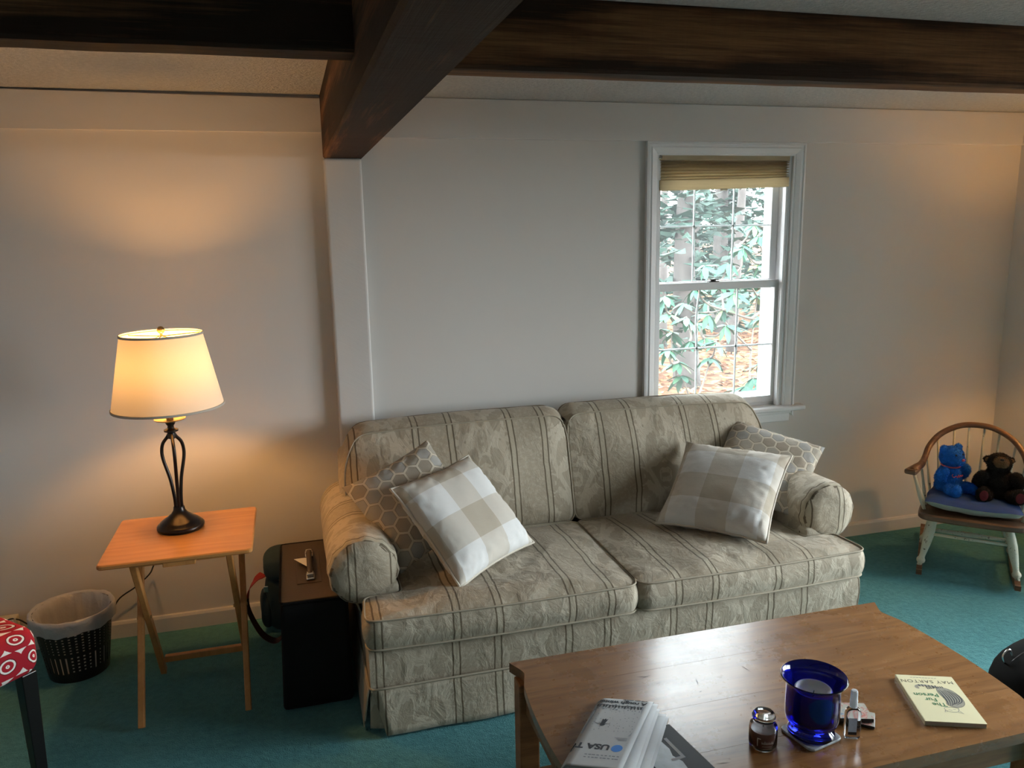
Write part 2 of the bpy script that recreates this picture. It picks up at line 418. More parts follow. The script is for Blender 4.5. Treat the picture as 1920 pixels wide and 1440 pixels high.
# ---------------------------------------------------------------- objects
MW = {}          # world matrix of every parent built so far
def _mat(o): return MW.get(o.name, Matrix.Identity(4))
def tag(o, label=None, cat=None, group=None, kind=None):
    if label: o['label'] = label
    if cat: o['category'] = cat
    if group: o['group'] = group
    if kind: o['kind'] = kind
    return o
def thing(name, label, cat, loc=(0, 0, 0), rotz=0.0, group=None, kind=None, rot=None):
    o = bpy.data.objects.new(name, None); COL.objects.link(o)
    o.empty_display_size = 0.05
    m = Matrix.Translation(loc) @ (rot if rot else Matrix.Rotation(rotz, 4, 'Z'))
    o.location = loc; o.rotation_euler = m.to_euler(); MW[o.name] = m
    return tag(o, label, cat, group, kind)
def mk(name, vf, mat, parent=None, smooth=False, local=False, fab=None, solid=0.0, mods=None, auto=None):
    """one mesh object from (verts, faces) in world (or parent-local) coordinates"""
    v, f = vf[0], vf[1]
    me = bpy.data.meshes.new(name)
    v = [Vector(q) for q in v]
    if fab is None and len(vf) > 2: fab = vf[2]
    if parent is not None and not local:
        inv = _mat(parent).inverted(); v = [inv @ q for q in v]
    me.from_pydata([tuple(q) for q in v], [], [tuple(q) for q in f])
    if fab is not None:
        at = me.attributes.new('fab', 'FLOAT_VECTOR', 'POINT')
        at.data.foreach_set('vector', [c for q in fab for c in (q[0], q[1], 0.0)])
    bm = bmesh.new(); bm.from_mesh(me); bmesh.ops.recalc_face_normals(bm, faces=bm.faces); bm.to_mesh(me); bm.free()
    me.materials.append(MAT[mat] if isinstance(mat, str) else mat)
    if smooth: me.polygons.foreach_set('use_smooth', [True]*len(me.polygons))
    o = bpy.data.objects.new(name, me); COL.objects.link(o)
    if parent is not None: o.parent = parent; MW[o.name] = _mat(parent)
    if auto is not None:
        me.set_sharp_from_angle(angle=math.radians(auto))
    if solid:
        s = o.modifiers.new('thickness', 'SOLIDIFY'); s.thickness = solid; s.offset = 0
    return o
def join(*parts):
    V, F, A = [], [], []
    has = all(len(p) > 2 for p in parts)
    for p in parts:
        n = len(V); V += [Vector(q) for q in p[0]]; F += [[i + n for i in q] for q in p[1]]
        if has: A += list(p[2])
    return (V, F, A) if has else (V, F)
def box(x0, x1, y0, y1, z0, z1, bev=0.0, seg=2):
    if not bev:
        v = [(x, y, z) for z in (z0, z1) for y in (y0, y1) for x in (x0, x1)]
        return v, [(0, 2, 3, 1), (4, 5, 7, 6), (0, 1, 5, 4), (2, 6, 7, 3), (0, 4, 6, 2), (1, 3, 7, 5)]
    bm = bmesh.new(); bmesh.ops.create_cube(bm, size=1)
    for q in bm.verts: q.co = ((x0+x1)/2 + q.co.x*(x1-x0), (y0+y1)/2 + q.co.y*(y1-y0), (z0+z1)/2 + q.co.z*(z1-z0))
    bmesh.ops.bevel(bm, geom=bm.edges[:], offset=bev, segments=seg, affect='EDGES', profile=0.5)
    r = from_bm(bm); return r
def from_bm(bm):
    bm.verts.index_update()
    v = [q.co.copy() for q in bm.verts]; f = [[q.index for q in t.verts] for t in bm.faces]; bm.free(); return v, f
def xf(vf, M):
    return ([M @ Vector(q) for q in vf[0]],) + tuple(vf[1:])
def tube(pts, rad, n=10, closed=False, cap=True, flat=1.0):
    pts = [Vector(p) for p in pts]; m = len(pts)
    rad = [rad]*m if isinstance(rad, (int, float)) else rad
    V, F = [], []; up = None
    for i, p in enumerate(pts):
        a = pts[(i-1) % m] if (closed or i) else p; c = pts[(i+1) % m] if (closed or i < m-1) else p
        t = (c - a).normalized()
        if up is None:
            up = Vector((0, 0, 1)) if abs(t.z) < 0.9 else Vector((1, 0, 0))
        s = t.cross(up)
        if s.length < 1e-6: s = t.cross(Vector((0.3, 0.8, 0.5)))
        s.normalize(); up = s.cross(t).normalized()
        for k in range(n):
            an = 2*PI*k/n; V.append(p + (s*math.cos(an) + up*math.sin(an)*flat)*rad[i])
    R = m if closed else m-1
    for i in range(R):
        j = (i+1) % m
        for k in range(n):
            l = (k+1) % n; F.append((i*n+k, i*n+l, j*n+l, j*n+k))
    if cap and not closed: F.append(tuple(range(n-1, -1, -1))); F.append(tuple((m-1)*n+k for k in range(n)))
    return V, F
def lathe(prof, n=32, c=(0, 0, 0), sx=1.0, sy=1.0, cap=True):
    V, F = [], []
    for r, z in prof:
        for k in range(n):
            a = 2*PI*k/n; V.append((c[0] + r*math.cos(a)*sx, c[1] + r*math.sin(a)*sy, c[2] + z))
    for i in range(len(prof)-1):
        for k in range(n):
            l = (k+1) % n; F.append((i*n+k, i*n+l, (i+1)*n+l, (i+1)*n+k))
    if cap:
        if prof[0][0] > 1e-5: F.append(tuple(range(n-1, -1, -1)))
        if prof[-1][0] > 1e-5: F.append(tuple((len(prof)-1)*n+k for k in range(n)))
    return V, F
def prism(poly, z0, z1, ch=0.0):
    """extruded polygon (xy), with a small chamfer on top and bottom edges"""
    n = len(poly); P = [Vector((p[0], p[1], 0)) for p in poly]
    def off(d):
        o = []
        for i in range(n):
            a, b, c = P[i-1], P[i], P[(i+1) % n]
            e1, e2 = (b-a).normalized(), (c-b).normalized()
            nn = Vector((e1.y+e2.y, -(e1.x+e2.x), 0))
            if nn.length < 1e-6: nn = Vector((e1.y, -e1.x, 0))
            nn.normalize(); o.append(b - nn*d)
        return o
    lv = [(z0, ch), (z0+ch, 0), (z1-ch, 0), (z1, ch)] if ch else [(z0, 0), (z1, 0)]
    V, F = [], []
    for z, d in lv:
        for q in (off(d) if d else P): V.append((q.x, q.y, z))
    for i in range(len(lv)-1):
        for k in range(n):
            l = (k+1) % n; F.append((i*n+k, i*n+l, (i+1)*n+l, (i+1)*n+k))
    F.append(tuple(range(n-1, -1, -1))); F.append(tuple((len(lv)-1)*n+k for k in range(n)))
    return V, F
def catmull(pts, n=8, closed=False):
    pts = [Vector(p) for p in pts]; m = len(pts); out = []
    for i in range(m if closed else m-1):
        g = lambda k: pts[k % m] if closed else pts[max(0, min(m-1, k))]
        a, b, c, d = g(i-1), g(i), g(i+1), g(i+2)
        for k in range(n):
            t = k/n
            out.append(0.5*((2*b) + (c-a)*t + (2*a-5*b+4*c-d)*t*t + (3*b-a-3*c+d)*t**3))
    if not closed: out.append(pts[-1])
    return out
def round_poly(pts, rad, seg=5):
    out = []; n = len(pts)
    for i in range(n):
        a, b, c = (Vector((*pts[(i+k) % n], 0)) for k in (-1, 0, 1))
        r = rad[i] if isinstance(rad, (list, tuple)) else rad
        if r <= 0: out.append((b.x, b.y)); continue
        p, q = b + (a-b).normalized()*r, b + (c-b).normalized()*r
        for k in range(seg+1):
            t = k/seg; w = p*(1-t)**2 + b*2*t*(1-t) + q*t*t; out.append((w.x, w.y))
    return out
def resample(poly, d):
    out = []; n = len(poly)
    for i in range(n):
        a, b = Vector((*poly[i], 0)), Vector((*poly[(i+1) % n], 0)); L = (b-a).length
        k = max(1, int(round(L/d)))
        for j in range(k): w = a.lerp(b, j/k); out.append((w.x, w.y))
    return out
def ball(c, r, seg=20, rings=12):
    r = r if isinstance(r, (tuple, list)) else (r, r, r)
    prof = [(max(1e-6, math.sin(PI*i/rings)), -math.cos(PI*i/rings)) for i in range(rings+1)]
    v, f = lathe(prof, seg, cap=False)
    return [(c[0]+q[0]*r[0], c[1]+q[1]*r[1], c[2]+q[2]*r[2]) for q in v], f
def text_mesh(txt, size, align='LEFT', extrude=0.0, bold=0.0, spacing=1.0):
    cu = bpy.data.curves.new('lettering', 'FONT'); cu.body = txt; cu.size = size; cu.align_x = align
    cu.extrude = extrude; cu.offset = bold; cu.resolution_u = 3; cu.space_character = spacing
    o = bpy.data.objects.new('lettering', cu); COL.objects.link(o)
    dg = bpy.context.evaluated_depsgraph_get(); me = bpy.data.meshes.new_from_object(o.evaluated_get(dg))
    v = [q.co.copy() for q in me.vertices]; f = [list(p.vertices) for p in me.polygons]
    bpy.data.objects.remove(o); bpy.data.curves.remove(cu); bpy.data.meshes.remove(me)
    return v, f
def copy_tree(o, parent=None):
    c = o.copy(); COL.objects.link(c); c.parent = parent
    MW[c.name] = _mat(o)
    for ch in list(o.children): copy_tree(ch, c)
    return c
def ns(*a): return mnoise.noise(Vector(a))

# ================================================================ the room
XL, XR, YB = -2.30, 3.85, -5.20
def struct(name, vf, mat, **k): return tag(mk(name, vf, mat, **k), kind='structure')
struct('floor', box(XL-.14, XR+.14, YB-.14, 0.16, -0.06, 0.0), 'carpet')
struct('ceiling', box(XL-.14, XR+.14, YB-.14, 0.16, CEIL, CEIL+.18), 'ceiling')
WX0, WX1, WZ0, WZ1 = 1.705, 2.435, 0.785, 2.050
struct('wall_back', join(box(XL, WX0, 0, .16, 0, CEIL), box(WX1, XR, 0, .16, 0, CEIL),
       box(WX0, WX1, 0, .16, 0, WZ0), box(WX0, WX1, 0, .16, WZ1, CEIL)), 'wall')
DY0, DY1, DZ1 = -3.10, -1.10, 2.08
struct('wall_right', join(box(XR, XR+.14, YB, DY0, 0, CEIL), box(XR, XR+.14, DY1, .16, 0, CEIL), box(XR, XR+.14, DY0, DY1, DZ1, CEIL)), 'wall')
struct('wall_front', box(XL, XR, YB-.14, YB, 0, CEIL), 'wall')
struct('wall_left', box(XL-.14, XL, YB-.14, .16, 0, CEIL), 'wall')
# painted plate timbers along the head of the walls, the post, the skirting
v = [(XL, -.024, 2.124), (.171, -.024, 2.124), (.171, 0, 2.124), (XL, 0, 2.124), (XL, -.024, 2.2745), (.171, -.024, 2.258), (.171, 0, 2.258), (XL, 0, 2.2745)]
struct('trim_1', (v, [(0, 3, 2, 1), (4, 5, 6, 7), (0, 1, 5, 4), (2, 3, 7, 6), (0, 4, 7, 3), (1, 2, 6, 5)]), 'trim')
struct('trim_2', box(.339, XR, -.024, 0, 2.106, 2.2725, .002), 'trim')
struct('trim_3', box(XR-.02, XR, DY1, -.024, 2.110, 2.270, .003), 'trim')
struct('trim_4', box(.170, .327, -.045, .0, 0, 2.0195, .011, 3), 'trim')
def skirting(x0, x1):
    p = [(0, 0), (-.015, 0), (-.015, .062), (-.010, .073), (0, .075)]
    V = [(x, q[0], q[1]) for x in (x0, x1) for q in p]; n = len(p)
    return V, [(i, (i+1) % n, n+(i+1) % n, n+i) for i in range(n)] + [tuple(range(n-1, -1, -1)), tuple(range(n, 2*n))]
struct('baseboard_back', join(skirting(XL, .169), skirting(.328, XR-.016)), 'trim')
struct('baseboard_right', box(XR-.015, XR, DY1+.08, -.016, 0, .075, .003), 'trim')

def beam(name, label, b, mat, along):
    """a sawn timber, slightly uneven along its length"""
    x0, x1, y0, y1, z0, z1 = b
    n = 40; V, F = [], []
    for i in range(n+1):
        t = i/n
        a = (x0 + (x1-x0)*t) if along == 'x' else (y0 + (y1-y0)*t)
        w0, w1 = (y0, y1) if along == 'x' else (x0, x1)
        c = .008
        ring = [(w0, z0+c), (w0+c, z0), (w1-c, z0), (w1, z0+c), (w1, z1), (w0, z1)]
        for k, (w, z) in enumerate(ring):
            j = .0022*ns(a*7, k*3.1, 1.7 + w0) if k < 4 else 0
            e = 0 if i in (0, n) else j
            V.append((a, w+e, z+e) if along == 'x' else (w+e, a, z+e))
    for i in range(n):
        for k in range(6): F.append((i*6+k, i*6+(k+1) % 6, (i+1)*6+(k+1) % 6, (i+1)*6+k))
    F += [tuple(range(5, -1, -1)), tuple(n*6+k for k in range(6))]
    return tag(mk(name, (V, F), mat), label, 'beam')
beam('ceiling_beam', 'thick rough-sawn dark brown main beam resting on the white wall post', (.172, .338, YB, -.001, 2.020, CEIL-.0005), 'beam_y', 'y')
beam('ceiling_joist', 'nearly black ceiling joist meeting the main beam on the table-lamp side', (XL+.001, .1715, -1.680, -1.578, 2.104, CEIL-.0005), 'beam_x', 'x')
beam('ceiling_joist', 'dark brown ceiling joist meeting the main beam on the window side', (.3385, XR-.001, -1.556, -1.452, 2.102, CEIL-.0005), 'beam_x', 'x')

# ---------------------------------------------------------------- the double-hung window
w1 = thing('window_1', 'white double-hung window with six-lite sashes above the sofa', None, (2.07, .08, WZ0), kind='structure')
def casing_piece(a, b, inw):
    """mitred moulded casing: a-b is the outer edge, inw the inward direction"""
    a, b, inw = Vector(a), Vector(b), Vector(inw); d = (b-a).normalized(); wd = .062
    prof = [(0, 0), (0, -.022), (.010, -.024), (.013, -.018), (.022, -.018), (.027, -.022), (.050, -.016), (.055, -.012), (wd, -.012), (wd, 0)]
    V, F = [], []; n = len(prof)
    for e, p in ((1, a), (-1, b)):
        for s, y in prof: V.append(p + inw*s + d*(e*s) + Vector((0, y, 0)))
    for i in range(n): F.append((i, (i+1) % n, n+(i+1) % n, n+i))
    F += [tuple(range(n)), tuple(range(2*n-1, n-1, -1))]
    return V, F
cx0, cx1, cz1 = WX0-.058, WX1+.066, 2.105
mk('casing', casing_piece((cx0, 0, cz1), (cx1, 0, cz1), (0, 0, -1)), 'casing', w1)
mk('casing', casing_piece((cx0, 0, WZ0-.06), (cx0, 0, cz1), (1, 0, 0)), 'casing', w1)
mk('casing', casing_piece((cx1, 0, cz1), (cx1, 0, WZ0-.06), (-1, 0, 0)), 'casing', w1)
mk('window_sill', box(1.600, 2.555, -.052, .035, .760, WZ0-.001, .008, 3), 'casing', w1)
mk('apron', join(box(1.655, 2.478, -.020, -.0005, .700, .7595, .004), box(1.655, 2.478, -.026, -.0005, .742, .7595, .004)), 'casing', w1)
t = .012
mk('window_frame', join(box(WX0, WX0+t, 0, .16, WZ0, WZ1), box(WX1-t, WX1, 0, .16, WZ0, WZ1), box(WX0+t, WX1-t, 0, .16, WZ1-t, WZ1), box(WX0+t, WX1-t, .0352, .16, WZ0, WZ0+t),
     box(WX0+t, WX0+t+.012, .002, .030, WZ0, WZ1-t), box(WX1-t-.012, WX1-t, .002, .030, WZ0, WZ1-t),
     box(WX0+t, WX0+.045, .125, .155, WZ0+t, WZ1-t), box(WX1-.045, WX1-t, .125, .155, WZ0+t, WZ1-t), box(WX0+.045, WX1-.045, .125, .155, WZ0+t, WZ0+.05)), 'casing', w1)
def sash(y0, y1, z0, z1, gx, gz, bot, top, bow=False):
    a, b = WX0+t+.001, WX1-t-.001
    fr = join(box(a, gx[0], y0, y1, z0, z1, .003), box(gx[-1], b, y0, y1, z0, z1, .003),
              box(gx[0]-.002, gx[-1]+.002, y0, y1, z0, gz[0], .003), box(gx[0]-.002, gx[-1]+.002, y0, y1, gz[-1], z1, .003))
    s = mk('sash', fr, 'casing', w1)
    ym = (y0+y1)/2
    for j in range(len(gz)-1):
        for i in range(len(gx)-1):
            mk('pane', box(gx[i]-.001, gx[i+1]+.001, ym-.002, ym+.002, gz[j]-.001, gz[j+1]+.001), 'pane', s)
    for i, x in enumerate(gx[1:-1]):
        for j in range(len(gz)-1):
            B = .012 if (bow and i == 0 and j == 1) else 0
            n = 8; V, F = [], []
            for k in range(n+1):
                q = k/n; z = gz[j] + (gz[j+1]-gz[j])*q; o = -B*math.sin(PI*q) + (B*.8*q)
                V += [(x+o-.0045, ym+.003, z), (x+o+.0045, ym+.003, z), (x+o+.0045, ym+.0065, z), (x+o-.0045, ym+.0065, z)]
            for k in range(n):
                for m in range(4): F.append((k*4+m, k*4+(m+1) % 4, k*4+4+(m+1) % 4, k*4+4+m))
            F += [(3, 2, 1, 0), (n*4, n*4+1, n*4+2, n*4+3)]
            mk('muntin', (V, F), 'casing', s)
    for z in gz[1:-1]:
        mk('muntin', box(gx[0], gx[-1], ym+.003, ym+.007, z-.0045, z+.0045), 'casing', s)
    return s
sash(.034, .060, WZ0+.0125, 1.437, [1.752, 1.967, 2.189, 2.395], [.832, 1.104, 1.398], 0, 0, True)
sash(.076, .102, 1.404, WZ1-t-.001, [1.748, 1.957, 2.176, 2.385], [1.440, 1.712, 2.000], 0, 0)
mk('sash_lock', join(box(2.02, 2.075, .037, .058, 1.437, 1.441), xf(lathe([(.014, 0), (.014, .006), (.008, .010), (0.001, .011)], 16), Matrix.Translation((2.047, .048, 1.441))), box(2.03, 2.075, .042, .050, 1.447, 1.4505)), 'iron', w1)

# pleated shade drawn up under the window head
sh = thing('pleated_shade', 'tan pleated paper shade drawn up to the top of the window', 'window shade', (2.07, .012, 2.04))
bx0, bx1 = 1.720, 2.421
mk('headrail', box(bx0, bx1, -.008, .026, 2.020, 2.046, .004), 'pleat', sh)
def zig(zt, zb_l, zb_r, n, y0, y1):
    V, F = [], []
    M = 14
    for i in range(n+1):
        for k in range(M+1):
            q = k/M; x = bx0+.004 + (bx1-bx0-.008)*q
            zb = zb_l + (zb_r-zb_l)*q; z = zt + (zb-zt)*i/n
            y = (y0 if i % 2 else y1) + .002*ns(x*6, i, 2)
            V.append((x, y, z + .0018*ns(x*5, i*1.7, 5)))
    for i in range(n):
        for k in range(M): F.append((i*(M+1)+k, i*(M+1)+k+1, (i+1)*(M+1)+k+1, (i+1)*(M+1)+k))
    return V, F
mk('pleats', zig(2.019, 1.920, 1.936, 14, -.010, .022), 'pleat', sh, solid=.0015)
V, F = box(bx0+.002, bx1-.002, -.012, .024, 1.880, 1.930, .005)
V = [Vector((q[0], q[1], q[2] + .016*(q[0]-bx0)/(bx1-bx0))) for q in V]
mk('bottom_rail', (V, F), 'pleat', sh)
mk('pull_tab', box(2.035, 2.075, -.016, -.006, 1.880, 1.889, .002), 'switch', sh)
mk('end_cap', xf(lathe([(.001, 0), (.011, 0), (.011, .006), (.007, .009), (.001, .009)], 18), Matrix.Translation((1.7185, -.004, 2.036)) @ Matrix.Rotation(PI/2, 4, 'X')), 'chrome', sh)

# sliding glass door in the right wall and the window behind the camera
d1 = thing('door_1', 'white-framed sliding glass door', None, (XR+.07, (DY0+DY1)/2, 0), kind='structure')
ym = (DY0+DY1)/2
mk('door_frame', join(box(XR-.01, XR+.14, DY0, DY0+.06, 0, DZ1), box(XR-.01, XR+.14, DY1-.06, DY1, 0, DZ1), box(XR-.01, XR+.14, DY0+.06, DY1-.06, DZ1-.06, DZ1),
     box(XR+.02, XR+.10, ym-.04, ym+.04, 0.03, DZ1-.06), box(XR+.0, XR+.14, DY0+.06, DY1-.06, 0, .03)), 'casing', d1)
for a, b in ((DY0+.06, ym-.04), (ym+.04, DY1-.06)):
    mk('glass', box(XR+.055, XR+.061, a, b, .03, DZ1-.06), 'door_glass', d1)

# ================================================================ outdoors
rng = random.Random(7)
GZ = -.32
def gz_at(x, y): return GZ + .045*max(0, y-2.0) + .05*ns(x*.6, y*.6, 3)
n = 46; V, F = [], []
for i in range(n+1):
    for k in range(n+1):
        x = -36 + 76*k/n; y = -34 + 76*i/n
        V.append((x, y, GZ if y < 2 else gz_at(x, y)))
for i in range(n):
    for k in range(n): F.append((i*(n+1)+k, i*(n+1)+k+1, (i+1)*(n+1)+k+1, (i+1)*(n+1)+k))
struct('ground', (V, F), 'litter', smooth=True)
V, F = [], []
for i in range(5200):
    y = rng.uniform(.4, 9) if i % 3 else rng.uniform(.4, 4); x = .55*y + 2.4 + rng.uniform(-1, 1)*(1.2 + .22*y)
    s = rng.uniform(.03, .065); a = rng.uniform(0, 2*PI); z = gz_at(x, y) + rng.uniform(.006, .03)
    M = Matrix.Translation((x, y, z)) @ Matrix.Rotation(a, 4, 'Z') @ Matrix.Rotation(rng.uniform(-.5, .5), 4, 'X') @ Matrix.Rotation(rng.uniform(-.4, .4), 4, 'Y')
    b = len(V)
    for q in ((-1, 0, 0), (-.2, -.45, .12), (1, 0, 0), (-.2, .45, .12)): V.append(M @ (Vector(q)*s))
    F += [(b, b+1, b+2), (b, b+2, b+3)]
tag(mk('fallen_leaves', (V, F), 'dryleaf'), 'brown and orange fallen leaves covering the ground outside', 'leaves', kind='stuff')

def leaf_mesh():
    pr = [(0, .004), (.18, .10), (.42, .165), (.70, .145), (.90, .07), (1.0, .008)]
    V, F = [], []
    for t_, w in pr:
        dz = -.18*t_*t_
        V += [(t_, -w, dz+.05*w), (t_, 0, dz-.02), (t_, w, dz+.05*w)]
    for i in range(len(pr)-1):
        a = i*3; F += [(a, a+3, a+4, a+1), (a+1, a+4, a+5, a+2)]
    return V, F
def m_leafdata():
    me = bpy.data.meshes.new('leaf'); v, f = leaf_mesh(); me.from_pydata(v, [], f); me.materials.append(MAT['leaf'])
    me.polygons.foreach_set('use_smooth', [True]*len(me.polygons)); return me
LEAF = m_leafdata()
def at_window(px, pz, Y):
    """point at depth Y behind the window that shows through wall-plane position (px, pz)"""
    s = (Y + DCAM)/DCAM; return Vector((px*s, Y, HCAM + (pz - HCAM)*s))
def rhododendron(label, base, tips, leaflen, seed):
    r = random.Random(seed)
    t_ = thing('rhododendron', label, 'shrub', base, group=None)
    st = []
    B = Vector(base)
    fork = B + Vector((r.uniform(-.1, .1), r.uniform(-.1, .1), .45))
    st.append(tube(catmull([B, B.lerp(fork, .5) + Vector((.03, .0, 0)), fork], 4), [.030]*5 + [.026]*3 + [.022], 7))
    nodes = [fork]
    for c in sorted((Vector(q) for q in tips), key=lambda q: (q - fork).length):
        a = min(nodes, key=lambda q: (q - c).length + .35*(q - fork).length)
        m1 = a.lerp(c, .55) + Vector((r.uniform(-.05, .05), r.uniform(-.05, .05), -.05))
        p = catmull([a, m1, c], 5); st.append(tube(p, [.011 - .006*i/(len(p)-1) for i in range(len(p))], 6)); nodes += [m1, c]
    mk('stem', join(*st), 'twig', t_, smooth=True)
    for c in tips:
        c = Vector(c); k = r.randint(7, 9); a0 = r.uniform(0, 2*PI)
        tilt = Matrix.Rotation(r.uniform(-.35, .35), 4, 'X') @ Matrix.Rotation(r.uniform(-.35, .35), 4, 'Y')
        for i in range(k):
            s = leaflen*r.uniform(.8, 1.2)
            M = Matrix.Translation(c - B) @ tilt @ Matrix.Rotation(a0 + 2*PI*i/k + r.uniform(-.2, .2), 4, 'Z') @ Matrix.Rotation(r.uniform(.10, .75), 4, 'Y') @ Matrix.Rotation(r.uniform(-.4, .4), 4, 'X') @ Matrix.Scale(s, 4)
            o = bpy.data.objects.new('leaf', LEAF); COL.objects.link(o); o.parent = t_; o.matrix_local = M
    return t_
# crown that fills the upper right of the window, its boughs spreading down to the left
T1 = [(2.33, 1.70, 2.3), (2.26, 1.66, 2.4), (2.18, 1.60, 2.2), (2.36, 1.58, 2.1), (2.10, 1.53, 2.4), (2.28, 1.52, 2.2), (1.97, 1.52, 2.5), (2.20, 1.46, 2.6), (2.35, 1.46, 2.4),
      (2.05, 1.44, 2.4), (1.92, 1.41, 2.3), (2.14, 1.38, 2.1), (2.27, 1.36, 2.7), (2.00, 1.34, 2.6), (2.38, 1.66, 2.5), (2.40, 1.52, 2.6), (2.08, 1.30, 2.3), (2.32, 1.26, 2.0), (2.16, 1.62, 2.8), (2.24, 1.72, 2.8),
      (2.12, 1.46, 2.8), (2.30, 1.40, 2.9), (2.40, 1.40, 2.2), (1.86, 1.34, 2.6), (2.36, 1.74, 2.8)]
b1 = at_window(2.28, .80, 2.6); b1.z = gz_at(b1.x, b1.y) - .02
rhododendron('tall rhododendron shrub filling the upper window panes outside', b1, [at_window(*q) for q in T1], .150, 3)
T2 = [(1.80, 1.20, 1.7), (1.78, 1.12, 1.6), (1.90, 1.15, 1.8), (1.98, 1.16, 1.9), (2.05, 1.14, 1.8), (1.84, 1.05, 1.7), (2.02, 1.06, 2.0), (1.76, 1.38, 1.9), (1.88, 1.27, 1.9), (1.94, 1.24, 2.1), (1.79, 1.29, 2.0), (1.74, 1.22, 2.1), (1.86, .98, 1.7), (2.10, 1.22, 2.0), (2.00, 1.28, 1.9)]
b2 = at_window(1.95, .55, 1.9); b2.z = gz_at(b2.x, b2.y) - .02
rhododendron('low spreading rhododendron outside, hanging over the fallen leaves', b2, [at_window(*q) for q in T2], .135, 11)
T3 = [(2.36, 1.06, 1.4), (2.30, 1.01, 1.5), (2.38, .97, 1.4), (2.27, .94, 1.6), (2.34, .90, 1.4), (2.22, .90, 1.5), (2.38, .86, 1.5), (2.28, .86, 1.4), (2.17, .88, 1.6), (2.40, 1.02, 1.6), (2.37, 1.14, 1.7)]
b3 = at_window(2.28, .50, 1.5); b3.z = gz_at(b3.x, b3.y) - .02
rhododendron('small leafy rhododendron growing low outside the window', b3, [at_window(*q) for q in T3], .125, 23)

def tree(label, x, y, rad, h, fol, seed, low=.4):
    r = random.Random(seed); z0 = gz_at(x, y) - .05
    t_ = thing('forest_tree', label, 'tree', (x, y, z0))
    p = catmull([(x, y, z0), (x + r.uniform(-.1, .1), y, z0 + h*.4), (x + r.uniform(-.25, .25), y + r.uniform(-.2, .2), z0 + h)], 5)
    mk('trunk', tube(p, [rad*(1.25 - .9*i/(len(p)-1)) for i in range(len(p))], 9), 'bark', t_, smooth=True)
    if fol:
        V, F = [], []
        for q in range(fol):
            zz = r.uniform(low, h*.8); a = r.uniform(0, 2*PI); L = r.uniform(.6, 1.5)*(1.2 - .7*zz/h)
            d = Vector((math.cos(a), math.sin(a), r.uniform(-.35, .05)))
            for s in range(16):
                c = Vector((x, y, z0 + zz)) + d*L*(s/16 + .08) + Vector((r.uniform(-.12, .12), r.uniform(-.12, .12), -.12*(s/16)**2 + r.uniform(-.03, .03)))
                b = len(V); e = r.uniform(.07, .17)
                for _ in range(4): V.append(c + Vector((r.uniform(-e, e), r.uniform(-e, e), r.uniform(-e*.45, e*.45))))
                F += [(b, b+1, b+2), (b+1, b+2, b+3)]
        tag(mk('foliage', (V, F), 'needle', t_), kind='stuff')
for q in [('broad evergreen tree with a dark trunk just behind the shrubs', 4.55, 5.0, .14, 5.0, 90, 1, .9), ('slender grey tree trunk standing among the evergreens', 6.1, 6.6, .07, 6.0, 0, 2, 1),
          ('tall evergreen tree behind the slender grey trunk', 6.9, 8.3, .13, 6.0, 130, 3, .7), ('dense low-branched evergreen tree behind the shrubs', 9.3, 9.2, .15, 5.5, 200, 4, .3),
          ('bare dark trunk deep in the woods', 7.6, 10.6, .12, 7.0, 0, 5, 1), ('far evergreen tree beyond the tall evergreen', 6.6, 12.2, .16, 6.5, 300, 6, .1),
          ('far evergreen tree beyond the bare dark trunk', 10.0, 13.6, .16, 6.5, 300, 7, .1), ('far evergreen tree beyond the dense evergreen', 13.2, 13.0, .17, 6.5, 300, 8, .1), ('leaning grey trunk beside the broad evergreen', 5.3, 7.2, .06, 6.0, 0, 9, 1)]:
    tree(*q)

# ================================================================ the sofa
SX, SY = 1.152, -.56
sofa = thing('sofa', 'long beige damask sofa with brown stripes and rolled arms under the window', 'sofa', (SX, SY, 0))
def cushion(poly, cen, c0, c1, crown, crownb, mapf, fabf, wr=.006, seed=0, step=.028, rings=11, bulge=.012):
    """boxed cushion over a star-shaped plan; mapf puts (a, b, c) in the world"""
    P = resample(poly, step); n = len(P); C = Vector((*cen, 0)); V, F, A = [], [], []
    def put(a, b, c, d=0.0):
        V.append(mapf(a, b, c)); A.append(fabf(a, b, c, d))
    rows = 6
    def outn(i):
        e = Vector((P[(i+1) % n][0]-P[i-1][0], P[(i+1) % n][1]-P[i-1][1], 0)).normalized(); return e.y, -e.x
    # bottom rings from centre out
    order = []
    fr = [1 - (1 - k/rings)**1.6 for k in range(1, rings+1)]
    for q in fr:                       # bottom
        for p in P:
            a, b = cen[0] + (p[0]-cen[0])*q, cen[1] + (p[1]-cen[1])*q
            put(a, b, c0 - crownb*(1 - q**2.2), (c1-c0) + .01)
    for k in range(1, rows):           # boxing
        t_ = k/rows
        for i, p in enumerate(P):
            nx, ny = outn(i); o = bulge*math.sin(PI*t_) + wr*.5*ns(p[0]*9, p[1]*9, t_*2 + seed)
            put(p[0]+nx*o, p[1]+ny*o, c0 + (c1-c0)*t_, (c1-c0)*(1-t_))
    for q in reversed(fr):             # top
        for p in P:
            a, b = cen[0] + (p[0]-cen[0])*q, cen[1] + (p[1]-cen[1])*q
            h = crown*(1 - q**2.4)
            w = wr*(ns(a*7 + seed, b*5, 1.3) + .6*ns(a*16, b*11 + seed, 4.1))*min(1, (1-q)*9 + .15)
            put(a, b, c1 + h + w, 0)
    R = 2*rings + rows - 1
    for j in range(R-1):
        for i in range(n): F.append((j*n+i, j*n+(i+1) % n, (j+1)*n+(i+1) % n, (j+1)*n+i))
    cb = len(V); put(*cen, c0 - crownb, 0); ct = len(V); put(*cen, c1 + crown, 0)
    for i in range(n): F.append((i, cb, (i+1) % n)); F.append(((R-1)*n+i, (R-1)*n+(i+1) % n, ct))
    return (V, F, A), P
